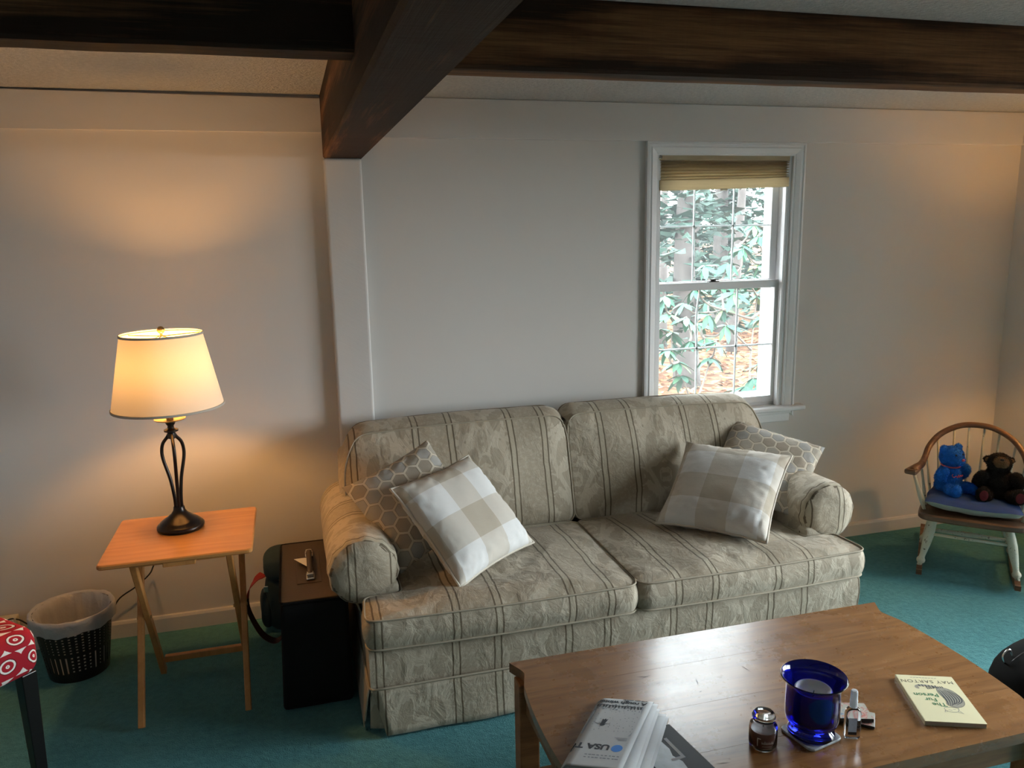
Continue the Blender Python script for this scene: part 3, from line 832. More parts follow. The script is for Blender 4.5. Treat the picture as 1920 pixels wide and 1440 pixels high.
def piping(P, c, mapf, rad, out=.003):
    n = len(P); L = []
    for i in range(n):
        e = Vector((P[(i+1) % n][0]-P[i-1][0], P[(i+1) % n][1]-P[i-1][1], 0)).normalized()
        L.append(mapf(P[i][0]+e.y*out, P[i][1]-e.x*out, c))
    return tube(L, rad, 6, closed=True)

# seat cushions (T-shaped: an ear reaches in front of each arm)
seat = [(.166, -1.052), (.62, -1.072), (1.149, -1.066), (1.149, -.40), (.318, -.40), (.318, -.872), (.180, -.868)]
seatr = [.045, .2, .05, .03, .03, .035, .03]
def mirror(poly): return [(2*SX - x, y) for x, y in reversed(poly)]
zc0, zc1 = .330, .437
smap = lambda a, b, c: Vector((a, b, c))
sfab = lambda a, b, c, d: (a, b - d)
for poly, rr, cen, sd in ((seat, seatr, (.72, -.955), 2.0), (mirror(seat), list(reversed(seatr)), (2*SX-.72, -.955), 7.0)):
    rp = round_poly(poly, rr)
    body, P = cushion(rp, cen, zc0, zc1, .030, .0, smap, sfab, .0095, sd, bulge=.014)
    s = mk('seat_cushion', body, 'sofa', sofa, smooth=True, auto=60)
    mk('piping', piping(P, zc1+.001, smap, .0038), 'piping', s, smooth=True)
    mk('piping', piping(P, zc0+.001, smap, .0038), 'piping', s, smooth=True)

# back cushions, leaning on the back
def bmap(a, b, c):
    t_ = (b - .42)/.46
    return Vector((a, -.315 + .135*t_ - c*.985, b + .02 - c*.10))
def bfab(a, b, c, d): return (a, b*1.05 + 1.5 + (d if b > .6 else -d))
back = [(.172, .43), (1.148, .43), (1.150, .80), (1.128, .878), (.60, .880), (.226, .866), (.163, .74)]
backr = [.03, .04, .06, .05, .2, .05, .07]
for poly, rr, cen, sd in ((back, backr, (.66, .65), 3.0), (mirror(back), list(reversed(backr)), (2*SX-.66, .65), 9.0)):
    rp = round_poly(poly, rr)
    body, P = cushion(rp, cen, -.075, .075, .050, .03, bmap, bfab, .0095, sd, bulge=.022)
    s = mk('back_cushion', body, 'sofa', sofa, smooth=True, auto=60)
    mk('piping', piping(P, .076, bmap, .0036), 'piping', s, smooth=True)
    mk('piping', piping(P, -.074, bmap, .0042), 'piping_dark', s, smooth=True)

# frame: back, deck and front rail
V, F = box(.150, 2*SX-.150, -.20, -.075, .16, .80, .03, 3)
mk('back_frame', (V, F, [(q[0], q[2]) for q in V]), 'sofa', sofa, smooth=True)
V, F = [], []; A = []
nx = 60
for i in range(nx+1):
    x = .172 + (2*(SX-.172))*i/nx
    pr = [(-.20, .165), (-.20, .322), (-.99, .325), (-1.022, .322), (-1.036, .305), (-1.040, .25), (-1.034, .19), (-1.030, .165)]
    for (y, z) in pr: V.append((x, y + .003*ns(x*6, z*8, 2), z)); A.append((x, z + (0 if y < -1 else y + 1)))
m = 8
for i in range(nx):
    for k in range(m): F.append((i*m+k, i*m+(k+1) % m, (i+1)*m+(k+1) % m, (i+1)*m+k))
F += [tuple(range(m-1, -1, -1)), tuple(nx*m+k for k in range(m))]
mk('base', (V, F, A), 'sofa', sofa, smooth=True, auto=50)

# rolled arms
def arm(sgn):
    X_ = lambda x: x if sgn > 0 else 2*SX - x
    cxr, czr, R = .186, .522, .126
    prof = [(.312, .20), (.313, .42)]
    for k in range(0, 27):
        a = math.radians(-25 + 262*k/26); prof.append((cxr + R*math.cos(a), czr + R*math.sin(a)))
    prof += [(.150, .395), (.166, .36), (.170, .25), (.170, .166)]
    prof.append((.24, .166))
    n = len(prof); ys = [-.105, -.12, -.30, -.42, -.54, -.64, -.72, -.79, -.822, -.838, -.845]
    V, F, A = [], [], []; arc = [0]
    for i in range(1, n): arc.append(arc[-1] + math.dist(prof[i], prof[i-1]))
    for j, y in enumerate(ys):
        sh_ = {9: .006, 10: .016}.get(j, 0)
        for i, (x, z) in enumerate(prof):
            dx, dz = cxr - x, czr - z; l = math.hypot(dx, dz) or 1
            w = .004*ns(x*14, y*8, z*14) + (.004*math.sin(i*2.1) if j > 6 else 0)
            V.append((X_(x + dx/l*(sh_ - w)), y, z + dz/l*(sh_ - w))); A.append((y*1.0 + .20, arc[i]))
    for j in range(len(ys)-1):
        for i in range(n): F.append((j*n+i, j*n+(i+1) % n, (j+1)*n+(i+1) % n, (j+1)*n+i))
    F.append(tuple(range(n)))
    o = mk('arm', (V, F, A), 'sofa', sofa, smooth=True, auto=55)
    # pleated front panel of the roll and the stump below it
    V, F, A = [], [], []; NS, NR = 64, 7
    for j in range(NR+1):
        q = 1 - j/NR
        for k in range(NS):
            a = 2*PI*k/NS; pl = .0042*math.sin(a*9 + 1.5*math.sin(a*3))*(q**5)*max(0, math.sin(a + .3)) + .003*ns(math.cos(a)*q*2.2, math.sin(a)*q*2.2, sgn)
            rr = (R - .008)*q; bx = cxr + rr*math.cos(a); bz = czr + rr*math.sin(a)
            V.append((X_(bx), -.840 - .026*(1-q**4) + pl, bz)); A.append((bx + .33, bz))
    for j in range(NR):
        for k in range(NS): F.append((j*NS+k, j*NS+(k+1) % NS, (j+1)*NS+(k+1) % NS, (j+1)*NS+k))
    f = mk('arm_front', (V, F, A), 'sofa', o, smooth=True)
    V, F = box(min(X_(.172), X_(.306)), max(X_(.172), X_(.306)), -.855, -.80, .166, .47, .012, 2)
    mk('arm_stump', (V, F, [(q[0], q[2]) for q in V]), 'sofa', o, smooth=True)
arm(1); arm(-1)

# skirt with kick pleats at the front corners
def skirt_panel(p0, p1, q0, q1, n, amp, fabx, seed):
    """p0-p1 top edge, q0-q1 hem"""
    p0, p1, q0, q1 = map(Vector, (p0, p1, q0, q1)); V, F, A = [], [], []; m = 8
    nrm = (p1-p0).cross(Vector((0, 0, 1))).normalized()
    for j in range(m+1):
        t_ = j/m
        for i in range(n+1):
            s = i/n; w = p0.lerp(p1, s).lerp(q0.lerp(q1, s), t_)
            w = w + nrm*(amp*t_*t_*ns(s*n*.16, seed, .5) + amp*.9*t_**1.5)
            V.append(w); A.append((fabx(w), w.z))
    for j in range(m):
        for i in range(n): F.append((j*(n+1)+i, j*(n+1)+i+1, (j+1)*(n+1)+i+1, (j+1)*(n+1)+i))
    return V, F, A
zt, zb = .180, .010
R_ = 2*SX
mk('skirt_front', skirt_panel((.176, -1.044, zt), (R_-.176, -1.044, zt), (.216, -1.046, zb), (R_-.216, -1.046, zb), 70, .010, lambda w: w.x, 1), 'sofa', sofa, smooth=True, solid=.004)
for sx in (1, -1):
    X_ = (lambda x: x) if sx > 0 else (lambda x: R_ - x)
    a = skirt_panel((X_(.166), -1.036, zt), (X_(.166), -.11, zt), (X_(.146), -.985, zb), (X_(.150), -.11, zb), 30, 0.0, lambda w: w.y + .20, 4)
    mk('skirt_side', a, 'sofa', sofa, smooth=True, solid=.004)
    mk('skirt_pleat', skirt_panel((X_(.172), -1.022, zt-.004), (X_(.235), -1.034, zt-.004), (X_(.165), -1.006, zb+.006), (X_(.240), -1.030, zb+.006), 6, 0, lambda w: w.x + .09, 2), 'sofa', sofa, smooth=True, solid=.003)
mk('piping', tube([(.168, -.11, zt+.002), (.168, -1.030, zt+.002), (.178, -1.047, zt+.002)] + [(.178 + (R_-.356)*i/40, -1.047, zt+.002) for i in range(1, 40)] + [(R_-.178, -1.047, zt+.002), (R_-.168, -1.030, zt+.002), (R_-.168, -.11, zt+.002)], .0042, 6), 'piping', sofa, smooth=True)

# ================================================================ throw pillows
def pillow(name, label, L, thick, c, X_, Y_, mat, pip=None, seed=0.0, group=None, wrk=.012, vo=0.0):
    X_, Y_ = Vector(X_).normalized(), Vector(Y_); Z_ = X_.cross(Y_).normalized(); Y_ = Z_.cross(X_)
    M = Matrix(((X_.x, Y_.x, Z_.x, c[0]), (X_.y, Y_.y, Z_.y, c[1]), (X_.z, Y_.z, Z_.z, c[2]), (0, 0, 0, 1)))
    t_ = bpy.data.objects.new(name, None); COL.objects.link(t_); t_.empty_display_size = .05
    t_.matrix_world = M; MW[t_.name] = M; tag(t_, label, 'pillow', group)
    n = 48; h = L/2; V, F, A = [], [], []
    def edge(u, v):
        x = h*u*(1 - .075*(1 - u*u)*0 - .070*(1 - v*v)*abs(u)**3); y = h*v*(1 - .070*(1 - u*u)*abs(v)**3)
        return x, y
    for sgn in (1, -1):
        for j in range(n+1):
            for i in range(n+1):
                u, v = -1 + 2*i/n, -1 + 2*j/n
                u, v = math.sin(u*PI/2)*.35 + u*.65, math.sin(v*PI/2)*.35 + v*.65
                x, y = edge(u, v)
                e = max(0, (1 - u**4)*(1 - v**4)); z = thick/2*e**.62
                ed = 1 - min(1 - abs(u), 1 - abs(v)); k = ed**4*(e**.5)
                w = wrk*(ns(u*7 + seed, v*7, sgn) + .7*ns(u*15, v*15 + seed, 3))*k*2.2 + wrk*.55*ns(u*2.2, v*2.2 + seed, 7)*e
                V.append((x, y, sgn*(z + w*.6) if 0 < i < n and 0 < j < n else 0.0)); A.append((x, y + vo))
    N = (n+1)**2
    for s in (0, 1):
        for j in range(n):
            for i in range(n):
                a = s*N + j*(n+1) + i; F.append((a, a+1, a+n+2, a+n+1) if s == 0 else (a, a+n+1, a+n+2, a+1))
    body = mk('pillow_cover', (V, F, A), mat, t_, smooth=True, local=True)
    me = body.data; bm = bmesh.new(); bm.from_mesh(me); bmesh.ops.remove_doubles(bm, verts=bm.verts, dist=.0004); bmesh.ops.recalc_face_normals(bm, faces=bm.faces); bm.to_mesh(me); bm.free()
    if pip:
        P = [edge(-1 + 2*i/30, -1) for i in range(30)] + [edge(1, -1 + 2*i/30) for i in range(30)] + [edge(1 - 2*i/30, 1) for i in range(30)] + [edge(-1, 1 - 2*i/30) for i in range(30)]
        mk('piping', tube([(x, y, .004*ns(x*20, y*20, seed)) for x, y in P], .0052, 6, closed=True), pip, t_, smooth=True, local=True)
    return t_
pillow('throw_pillow', 'tan and grey hexagon pattern throw pillow against the sofa arm by the lamp', .405, .125, (.412, -.585, .668), (.89, .332, .312), (-.451, .54, .711), 'hex', None, 1.0)
pillow('throw_pillow', 'tan and white check throw pillow standing on its corner near the lamp', .447, .150, (.588, -.690, .630), (.797, .602, .05), (-.456, .546, .703), 'check', 'cream_piping', 5.0)
pillow('throw_pillow', 'tan and grey hexagon pattern throw pillow against the sofa arm below the window', .432, .125, (2.012, -.520, .640), (.729, -.647, -.224), (.646, .543, .536), 'hex', None, 9.0)
pillow('throw_pillow', 'wrinkled tan and white check throw pillow leaning below the window', .462, .150, (1.722, -.668, .612), (.682, -.731, 0), (.605, .564, .562), 'check', 'cream_piping', 13.0, wrk=.016)

# ================================================================ tray table, lamps, bin
def tray_table(label, x0, x1, y0, y1, H, group=None):
    t_ = thing('tray_table', label, 'table', ((x0+x1)/2, (y0+y1)/2, 0))
    poly = round_poly([(x0, y0), (x1, y0), (x1, y1), (x0, y1)], .018, 4)
    mk('tabletop', prism(poly, H-.017, H, .004), 'tray', t_)
    fx0, fx1 = x0+.075, x1-.062
    def leg(xa, ya, za, xb, yb, zb, w=.021, d=.030):
        a, b = Vector((xa, ya, za)), Vector((xb, yb, zb)); z = (b-a).normalized(); xx = Vector((1, 0, 0)); yy = z.cross(xx).normalized(); L = (b-a).length
        M = Matrix(((xx.x, yy.x, z.x, a.x), (xx.y, yy.y, z.y, a.y), (xx.z, yy.z, z.z, a.z), (0, 0, 0, 1)))
        return xf(box(-w/2, w/2, -d/2, d/2, 0, L, .003), M)
    yf, yb = y0+.035, y1-.07
    for q in (0, 1):
        xo = fx0 if q == 0 else fx1; s = 1 if q == 0 else -1
        mk('leg', leg(xo, yb, H-.026, xo, yf, .014), 'tray_leg', t_)                      # front foot
        mk('leg', leg(xo + s*.0225, y0+.075, H-.026, xo + s*.0225, yb+.03, .014), 'tray_leg', t_)      # rear foot
        mk('pivot_bolt', xf(lathe([(.001, 0), (.006, 0), (.006, .05), (.001, .05)], 12), Matrix.Translation((xo - s*.013, (yf+yb)/2+.012, H*.53)) @ Matrix.Rotation(s*PI/2, 4, 'Y')), 'brass', t_)
    mk('stretcher', box(fx0+.034, fx1-.034, yb+.004, yb+.026, .062, .088, .003), 'tray_leg', t_)
    mk('stretcher', box(fx0+.011, fx1-.011, yb-.016, yb+.006, H-.046, H-.0175, .003), 'tray_leg', t_)
    mk('stretcher', box(fx0+.034, fx1-.034, y0+.066, y0+.088, H-.046, H-.0175, .003), 'tray_leg', t_)
    mk('latch', box((x0+x1)/2-.045, (x0+x1)/2+.060, y0+.012, y0+.045, H-.036, H-.0175, .003), 'tray_leg', t_)
    return t_
TH = .645
tray_table('small folding wooden tray table with crossed legs under the lit lamp', -.684, -.188, -.800, -.345, TH)

def table_lamp(name, label, c, zt, k=1.0):
    t_ = thing(name, label, 'lamp', (c[0], c[1], zt))
    C = (c[0], c[1], zt)
    mk('lamp_base', lathe([(.001, 0), (.078, 0), (.083, .006), (.083, .014), (.078, .020), (.072, .024), (.070, .028), (.060, .036), (.042, .048), (.028, .060), (.021, .072), (.019, .084), (.001, .084)], 40, C), 'iron', t_, smooth=True, auto=40)
    for i in range(3):
        a = math.radians(42 + 120*i); d = Vector((math.cos(a), math.sin(a), 0)); C3 = Vector(C)
        pr = [(.012, .080), (.013, .12), (.022, .19), (.040, .26), (.043, .295), (.036, .325), (.018, .348), (.009, .362)]
        mk('stem_rod', tube(catmull([C3 + d*r_ + Vector((0, 0, z)) for r_, z in pr], 5), .0062, 10), 'iron', t_, smooth=True)
    mk('neck', lathe([(.001, .345), (.013, .345), (.014, .360), (.012, .366), (.025, .372), (.025, .378), (.012, .384), (.011, .392), (.017, .402), (.018, .408), (.001, .409)], 28, C), 'iron', t_, smooth=True, auto=40)
    mk('drip_dish', lathe([(.001, .409), (.030, .409), (.053, .416), (.054, .419), (.030, .413), (.001, .413)], 40, C), 'brass', t_, smooth=True, auto=40)
    mk('candle_tube', lathe([(.001, .412), (.0125, .412), (.0125, .52), (.001, .52)], 24, C), 'iron', t_, smooth=True, auto=40)
    z0, z1, r0, r1 = .462, .724, .190, .138
    s = mk('lamp_shade', lathe([(r0, z0), (r0*.75+r1*.25, z0*.75+z1*.25), ((r0+r1)/2, (z0+z1)/2), (r0*.25+r1*.75, z0*.25+z1*.75), (r1, z1)], 72, C, cap=False), 'shade', t_, smooth=True)
    for r_, z in ((r0, z0), (r1, z1)):
        mk('shade_trim', lathe([(r_-.001, z-.001), (r_+.0025, z-.001), (r_+.0020, z+.007*(1 if z == z0 else 1)), (r_-.001, z+.007)], 72, C, cap=False), 'cream_piping', s, smooth=True)
    hp = [Vector(C) + Vector((x, 0, z)) for x, z in ((.014, .53), (.05, .56), (.055, .63), (.035, .70), (0, .722))]
    mk('harp', join(tube(catmull(hp, 5), .0022, 6), tube(catmull([Vector((2*C[0]-p.x, p.y, p.z)) for p in hp], 5), .0022, 6)), 'brass', t_, smooth=True)
    sp = [tube([Vector(C) + Vector((0, 0, z1-.004)), Vector(C) + Vector((math.cos(a)*r1, math.sin(a)*r1, z1-.004))], .002, 6) for a in (PI/6, PI*5/6, PI*1.5)]
    mk('spider', join(*sp), 'brass', t_)
    mk('finial', join(lathe([(.001, z1-.002), (.006, z1-.002), (.004, z1+.008), (.001, z1+.009)], 16, C), ball((C[0], C[1], C[2]+z1+.018), .0135)), 'brass', t_, smooth=True)
    mk('socket', lathe([(.001, .50), (.016, .50), (.018, .54), (.014, .56), (.001, .56)], 20, C), 'brass', t_, smooth=True)
    mk('bulb', ball((C[0], C[1], C[2]+.605), (.029, .029, .036)), 'bulb', t_, smooth=True)
    return t_
table_lamp('table_lamp', 'lit table lamp with cream drum shade and dark metal open-cage stem', (-.452, -.505), TH)

def floor_lamp(c, zs):
    t_ = thing('floor_lamp_offscreen', 'lit floor lamp with cream shade beside the rocking chair', 'lamp', (c[0], c[1], 0))
    C = (c[0], c[1], 0)
    mk('lamp_base', lathe([(.001, 0), (.125, 0), (.13, .008), (.12, .018), (.03, .032), (.014, .05), (.001, .05)], 36, C), 'iron', t_, smooth=True, auto=40)
    mk('pole', lathe([(.011, .045), (.011, zs-.03), (.001, zs-.03)], 16, C), 'iron', t_, smooth=True, auto=40)
    s = mk('lamp_shade', lathe([(.19, zs), (.165, zs+.12), (.14, zs+.25)], 64, C, cap=False), 'shade', t_, smooth=True)
    mk('socket', lathe([(.001, zs-.03), (.016, zs-.03), (.018, zs+.09), (.001, zs+.09)], 20, C), 'brass', t_, smooth=True)
    mk('spider', join(*[tube([(c[0], c[1], zs+.246), (c[0]+math.cos(a)*.139, c[1]+math.sin(a)*.139, zs+.246)], .002, 6) for a in (.5, 2.6, 4.7)] + [tube([(c[0]+.03, c[1], zs+.03), (c[0]+.05, c[1], zs+.1), (c[0]+.04, c[1], zs+.2), (c[0], c[1], zs+.25)], .002, 6)]), 'brass', t_)
    mk('bulb_offscreen', ball((c[0], c[1], zs+.150), (.029, .029, .036)), 'bulb', t_, smooth=True)
floor_lamp((3.60, -.80), 1.17)

# power cord: lamp, down behind the table, to the socket box on the skirting
pts = [(-.452, -.42, TH+.004), (-.46, -.352, TH+.004), (-.49, -.325, TH-.02), (-.57, -.18, .44), (-.640, -.05, .335), (-.665, -.045, .290), (-.722, -.05, .243), (-.79, -.05, .200), (-.84, -.045, .135), (-.93, -.04, .095), (-1.04, -.04, .095), (-1.13, -.045, .122), (-1.175, -.05, .160), (-1.205, -.055, .172), (-1.232, -.058, .160)]
tag(mk('power_cord', tube(catmull(pts, 6), .0032, 8), 'black_plastic', smooth=True), 'thin dark power cord running from the lamp to the skirting outlet', 'cord')
ob = thing('outlet_box', 'cream surface-mounted outlet box on the baseboard beside the waste bin', 'outlet', (-1.235, -.036, .076))
mk('box', box(-1.30, -1.186, -.056, -.0155, .0755, .175, .004), 'switch', ob)
mk('cover_plate', box(-1.292, -1.196, -.060, -.0561, .085, .168, .002), 'trim', ob)
mk('socket_slots', join(*[box(-1.262+dx, -1.258+dx, -.0608, -.0601, .105+dz, .117+dz) for dx in (0, .014, .03) for dz in (0, .03)]), 'black_plastic', ob)
mk('plug', box(-1.245, -1.219, -.085, -.0609, .146, .170, .004), 'black_plastic', ob)

# waste bin with slotted sides and a plastic liner
BX, BY = -.925, -.235
bn = thing('waste_bin', 'black slotted plastic waste bin with a translucent white liner', 'bin', (BX, BY, 0))
BH, RB, RT = .262, .108, .143
def bin_r(z): return RB + (RT-RB)*z/BH
V, F = [], []; NS = 108
rows = [0, .014, .030] + [.030 + .0075*i for i in range(1, 12)] + [.128] + [.128 + .0062*i for i in range(1, 18)] + [.243, .262]
for z in rows:
    for k in range(NS):
        a = 2*PI*k/NS; V.append((BX + bin_r(z)*math.cos(a), BY + bin_r(z)*math.sin(a), z))
for i in range(len(rows)-1):
    zm = (rows[i]+rows[i+1])/2
    for k in range(NS):
        hole = (k % 3 == 1) and ((.035 < zm < .112) or (.130 < zm < .232)) and (i % 2 == 0 or (zm < .112 and ns(k*.7, 1, 3) > -.1))
        if not hole: l = (k+1) % NS; F.append((i*NS+k, i*NS+l, (i+1)*NS+l, (i+1)*NS+k))
mk('basket', (V, F), 'black_plastic', bn, solid=.003)
mk('bin_floor', lathe([(.001, .002), (RB-.002, .002), (RB-.002, .006), (.001, .006)], 48, (BX, BY, 0)), 'black_plastic', bn)
mk('rim', lathe([(RT-.004, BH-.008), (RT+.006, BH-.006), (RT+.007, BH+.001), (RT-.004, BH+.003)], 64, (BX, BY, 0), cap=False), 'black_plastic', bn)
V, F = [], []; NS = 72
prof = [(.62, .020), (.90, .028), (.955, .07), (.955, .15), (.955, .22), (.985, .262), (1.03, .272), (1.075, .270), (1.092, .255), (1.085, .235), (1.07, .214)]
for j, (q, z) in enumerate(prof):
    for k in range(NS):
        a = 2*PI*k/NS; w = .006*ns(math.cos(a)*4, math.sin(a)*4, j*.6) + .005*ns(math.cos(a)*11, math.sin(a)*11, j*.4)
        rr = (bin_r(z) if j < 5 else RT)*q + (w if j > 5 else -abs(w)*(3.6 if j > 0 else 0))
        zz = z + (.012*ns(math.cos(a)*3, math.sin(a)*3, 9) if j > 8 else .004*ns(math.cos(a)*6, math.sin(a)*6, j))
        V.append((BX + rr*math.cos(a), BY + rr*math.sin(a), zz))
for j in range(len(prof)-1):
    for k in range(NS): F.append((j*NS+k, j*NS+(k+1) % NS, (j+1)*NS+(k+1) % NS, (j+1)*NS+k))
F.append(tuple(range(NS)))
mk('liner', (V, F), 'liner', bn, smooth=True)

# ================================================================ suitcase and shoulder bag beside the sofa
sc = thing('suitcase', 'boxy black case with a dark brown top and a carry handle beside the sofa arm', 'case', (.0, -.52, 0))
sx0, sx1, sy0, sy1, sh_ = -.128, .126, -.800, -.235, .428
V, F = box(sx0, sx1, sy0, sy1, .004, sh_-.012, .016, 3)
V = [Vector((q[0] + (.018*(q[2]/sh_) if q[0] < 0 else 0), q[1], q[2])) for q in V]
mk('case_body', (V, F), 'black_fabric', sc, smooth=True, auto=40)
mk('lid', box(sx0+.019, sx1-.001, sy0+.002, sy1-.002, sh_-.0118, sh_, .005, 2), 'brown_case', sc)
mk('lid_piping', tube([(x, y, sh_-.003) for x, y in round_poly([(sx0+.017, sy0), (sx1, sy0), (sx1, sy1), (sx0+.017, sy1)], .02, 4)], .0045, 6, closed=True), 'black_fabric', sc)
mk('handle_recess', box(-.050, .040, -.66, -.36, sh_+.0002, sh_+.0022, .0008, 1), 'brown_case', sc)
hd = mk('handle', tube(catmull([(.0, -.625, sh_+.008), (.0, -.60, sh_+.026), (.0, -.50, sh_+.034), (.0, -.41, sh_+.026), (.0, -.385, sh_+.008)], 6), .0105, 8, flat=.6), 'brown_case', sc, smooth=True)
for yy in (-.615, -.395):
    mk('handle_mount', join(box(-.016, .016, yy-.028, yy+.028, sh_+.0023, sh_+.012, .004), box(-.013, .013, yy-.016, yy+.016, sh_+.012, sh_+.024, .004)), 'chrome', sc)
mk('luggage_tag', ([(-.058, -.475, sh_+.026), (-.010, -.455, sh_+.018), (-.006, -.545, sh_+.016)], [(0, 1, 2)]), 'paper', sc, solid=.001)

sb = thing('shoulder_bag', 'dark teal canvas shoulder bag with a red strap standing behind the black case', 'bag', (-.17, -.165, 0))
def blob(cx, cy, z0, z1, rx, ry, p=3.0, seed=0, n=28, m=16, amp=.006):
    V, F = [], []
    for j in range(m+1):
        t_ = j/m; ph = PI*(t_-.5); k = max(.02, math.cos(ph))**(2/p); z = (z0+z1)/2 + (z1-z0)/2*(abs(math.sin(ph))**(2/p))*(1 if ph > 0 else -1)
        for i in range(n):
            a = 2*PI*i/n; c_, s_ = math.cos(a), math.sin(a)
            ex = abs(c_)**(2/p)*(1 if c_ > 0 else -1); ey = abs(s_)**(2/p)*(1 if s_ > 0 else -1)
            w = 1 + amp/rx*ns(c_*2+seed, s_*2, z*12)
            V.append((cx + rx*k*ex*w, cy + ry*k*ey*w, z))
    for j in range(m):
        for i in range(n): F.append((j*n+i, j*n+(i+1) % n, (j+1)*n+(i+1) % n, (j+1)*n+i))
    F += [tuple(range(n-1, -1, -1)), tuple(m*n+i for i in range(n))]
    return V, F
mk('bag_body', blob(-.105, -.125, .0, .30, .088, .085, 3.2, 1), 'teal_bag', sb, smooth=True)
mk('top_flap', blob(-.100, -.130, .24, .372, .095, .095, 3.0, 4), 'teal_bag', sb, smooth=True)
mk('side_pocket', blob(-.190, -.13, .02, .19, .028, .06, 3.0, 6), 'teal_bag', sb, smooth=True)
sp = catmull([(-.195, -.16, .275), (-.225, -.20, .268), (-.255, -.23, .235), (-.262, -.25, .175), (-.240, -.27, .110), (-.205, -.29, .055), (-.160, -.30, .030), (-.130, -.28, .05), (-.118, -.235, .11)], 6)
def ribbon(P, w, d=Vector((0, 0, 1)), th=.003):
    V, F = [], []
    for i, p in enumerate(P):
        t_ = (P[min(i+1, len(P)-1)] - P[max(i-1, 0)]).normalized(); s = Vector((.25, .95, .2)); s = (s - t_*s.dot(t_)).normalized(); nn = t_.cross(s)
        for a, b in ((-1, -1), (1, -1), (1, 1), (-1, 1)): V.append(p + s*a*w/2 + nn*b*th/2)
    for i in range(len(P)-1):
        for k in range(4): F.append((i*4+k, i*4+(k+1) % 4, i*4+4+(k+1) % 4, i*4+4+k))
    F += [(3, 2, 1, 0), tuple(len(P)*4-4+k for k in range(4))]
    return V, F
mk('strap', ribbon(sp[:16], .034), 'red_strap', sb)
mk('strap', ribbon(sp[15:], .034), 'dark_strap', sb)
mk('buckle', xf(box(-.010, .010, -.003, .003, -.014, .014, .002), Matrix.Translation((-.185, -.222, .23))), 'chrome', sb)

# ================================================================ red-print chair at the edge, black bag on the floor
ch = thing('upholstered_chair', 'chair with red and white ring-print seat and tapered black legs', 'chair', (-1.150, -.965, 0), math.radians(45))
cs0, cs1 = .385, .545
V, F = box(-.235, .235, -.235, .235, cs0, cs1, .050, 6)
mk('seat', (V, F, [(q[0] + q[1]*.55, q[2]*1.0 + q[1]*.8) for q in V]), 'rings', ch, smooth=True, local=True)
V, F = box(-.232, -.170, -.215, .215, .50, 1.00, .028, 4)
mk('backrest', (V, F, [(q[1], q[2]) for q in V]), 'rings', ch, smooth=True, local=True)
for x in (-.195, .195):
    for y in (-.195, .195):
        V, F = box(x-.023, x+.023, y-.023, y+.023, 0, cs0+.010, .003)
        V = [Vector((x + (q[0]-x)*(.72 + .28*q[2]/cs0), y + (q[1]-y)*(.72 + .28*q[2]/cs0), q[2])) for q in V]
        mk('leg', (V, F), 'black_wood', ch, local=True)

bb = thing('backpack', 'black nylon backpack with a zip pull lying on the carpet beyond the coffee table', 'backpack', (2.53, -1.66, 0))
mk('bag_body', blob(2.53, -1.66, .0, .305, .33, .17, 2.4, 3, 40, 22, .010), 'black_fabric', bb, smooth=True)
mk('zipper', tube(catmull([(2.205, -1.63, .170), (2.245, -1.63, .232), (2.32, -1.63, .276), (2.44, -1.63, .303), (2.60, -1.63, .303)], 8), .0055, 6), 'black_plastic', bb, smooth=True)
mk('zip_pull', tube(catmull([(2.250, -1.615, .240), (2.244, -1.61, .262), (2.256, -1.61, .280), (2.272, -1.61, .282), (2.280, -1.615, .258)], 5), .0035, 6), 'chrome', bb, smooth=True)

# ================================================================ coffee table
TZ = .440
ct = thing('coffee_table', 'large varnished oak coffee table with bowed ends and plank top', 'table', (1.20, -1.79, 0))
CX, Y0, Y1 = 1.205, -2.150, -1.440
def end_x(y):
    """half length of the top at depth y: bowed in the middle, flared at the corners"""
    t_ = (y - (Y0+Y1)/2)/((Y1-Y0)/2)
    bow = .655*(1 - .055*t_*t_)
    fl = max(0, (abs(t_) - .82)/.18)
    return bow + .030*fl**1.3 - .010*max(0, 1 - abs(abs(t_)-.80)/.16)
cuts = [Y0, -1.982, -1.795, -1.600, Y1]
for i in range(4):
    a, b = cuts[i]+.0001, cuts[i+1]-.0001; n = 14
    poly = [(CX - end_x(a + (b-a)*k/n), a + (b-a)*k/n) for k in range(n, -1, -1)] + [(CX + end_x(a + (b-a)*k/n), a + (b-a)*k/n) for k in range(n+1)]
    V, F = prism(poly, TZ-.030, TZ, .0004)
    mk('plank', (V, F), 'coffee', ct)
# worn scratches and dents in the varnish
sr = random.Random(5); V, F = [], []
for k in range(44):
    x, y = CX + sr.uniform(-.40, .25), sr.uniform(-2.05, -1.55); a = sr.uniform(-.5, .3) if k % 5 else sr.uniform(1, 2); L = sr.uniform(.006, .022) if k % 6 else sr.uniform(.03, .05); w = sr.uniform(.0006, .0015)
    d, s = Vector((math.cos(a), math.sin(a), 0)), Vector((-math.sin(a), math.cos(a), 0)); b = len(V); p = Vector((x, y, TZ+.0003))
    V += [p - d*L/2, p - s*w, p + d*L/2, p + s*w]; F.append((b, b+1, b+2, b+3))
tag(mk('scratches', (V, F), 'scratch', ct), kind='stuff')
lx0, lx1, ly0, ly1 = CX-.612, CX+.612, Y0+.060, Y1-.055
for x in (lx0, lx1):
    for y in (ly0, ly1):
        mk('leg', box(x-.030, x+.030, y-.030, y+.030, 0, TZ-.0302, .004), 'coffee_frame', ct)
for y in (ly0, ly1): mk('apron', box(lx0+.031, lx1-.031, y-.011, y+.011, TZ-.125, TZ-.0302, .003), 'coffee_frame', ct)
for x in (lx0, lx1): mk('apron', box(x-.011, x+.011, ly0+.031, ly1-.031, TZ-.125, TZ-.0302, .003), 'coffee_frame', ct)
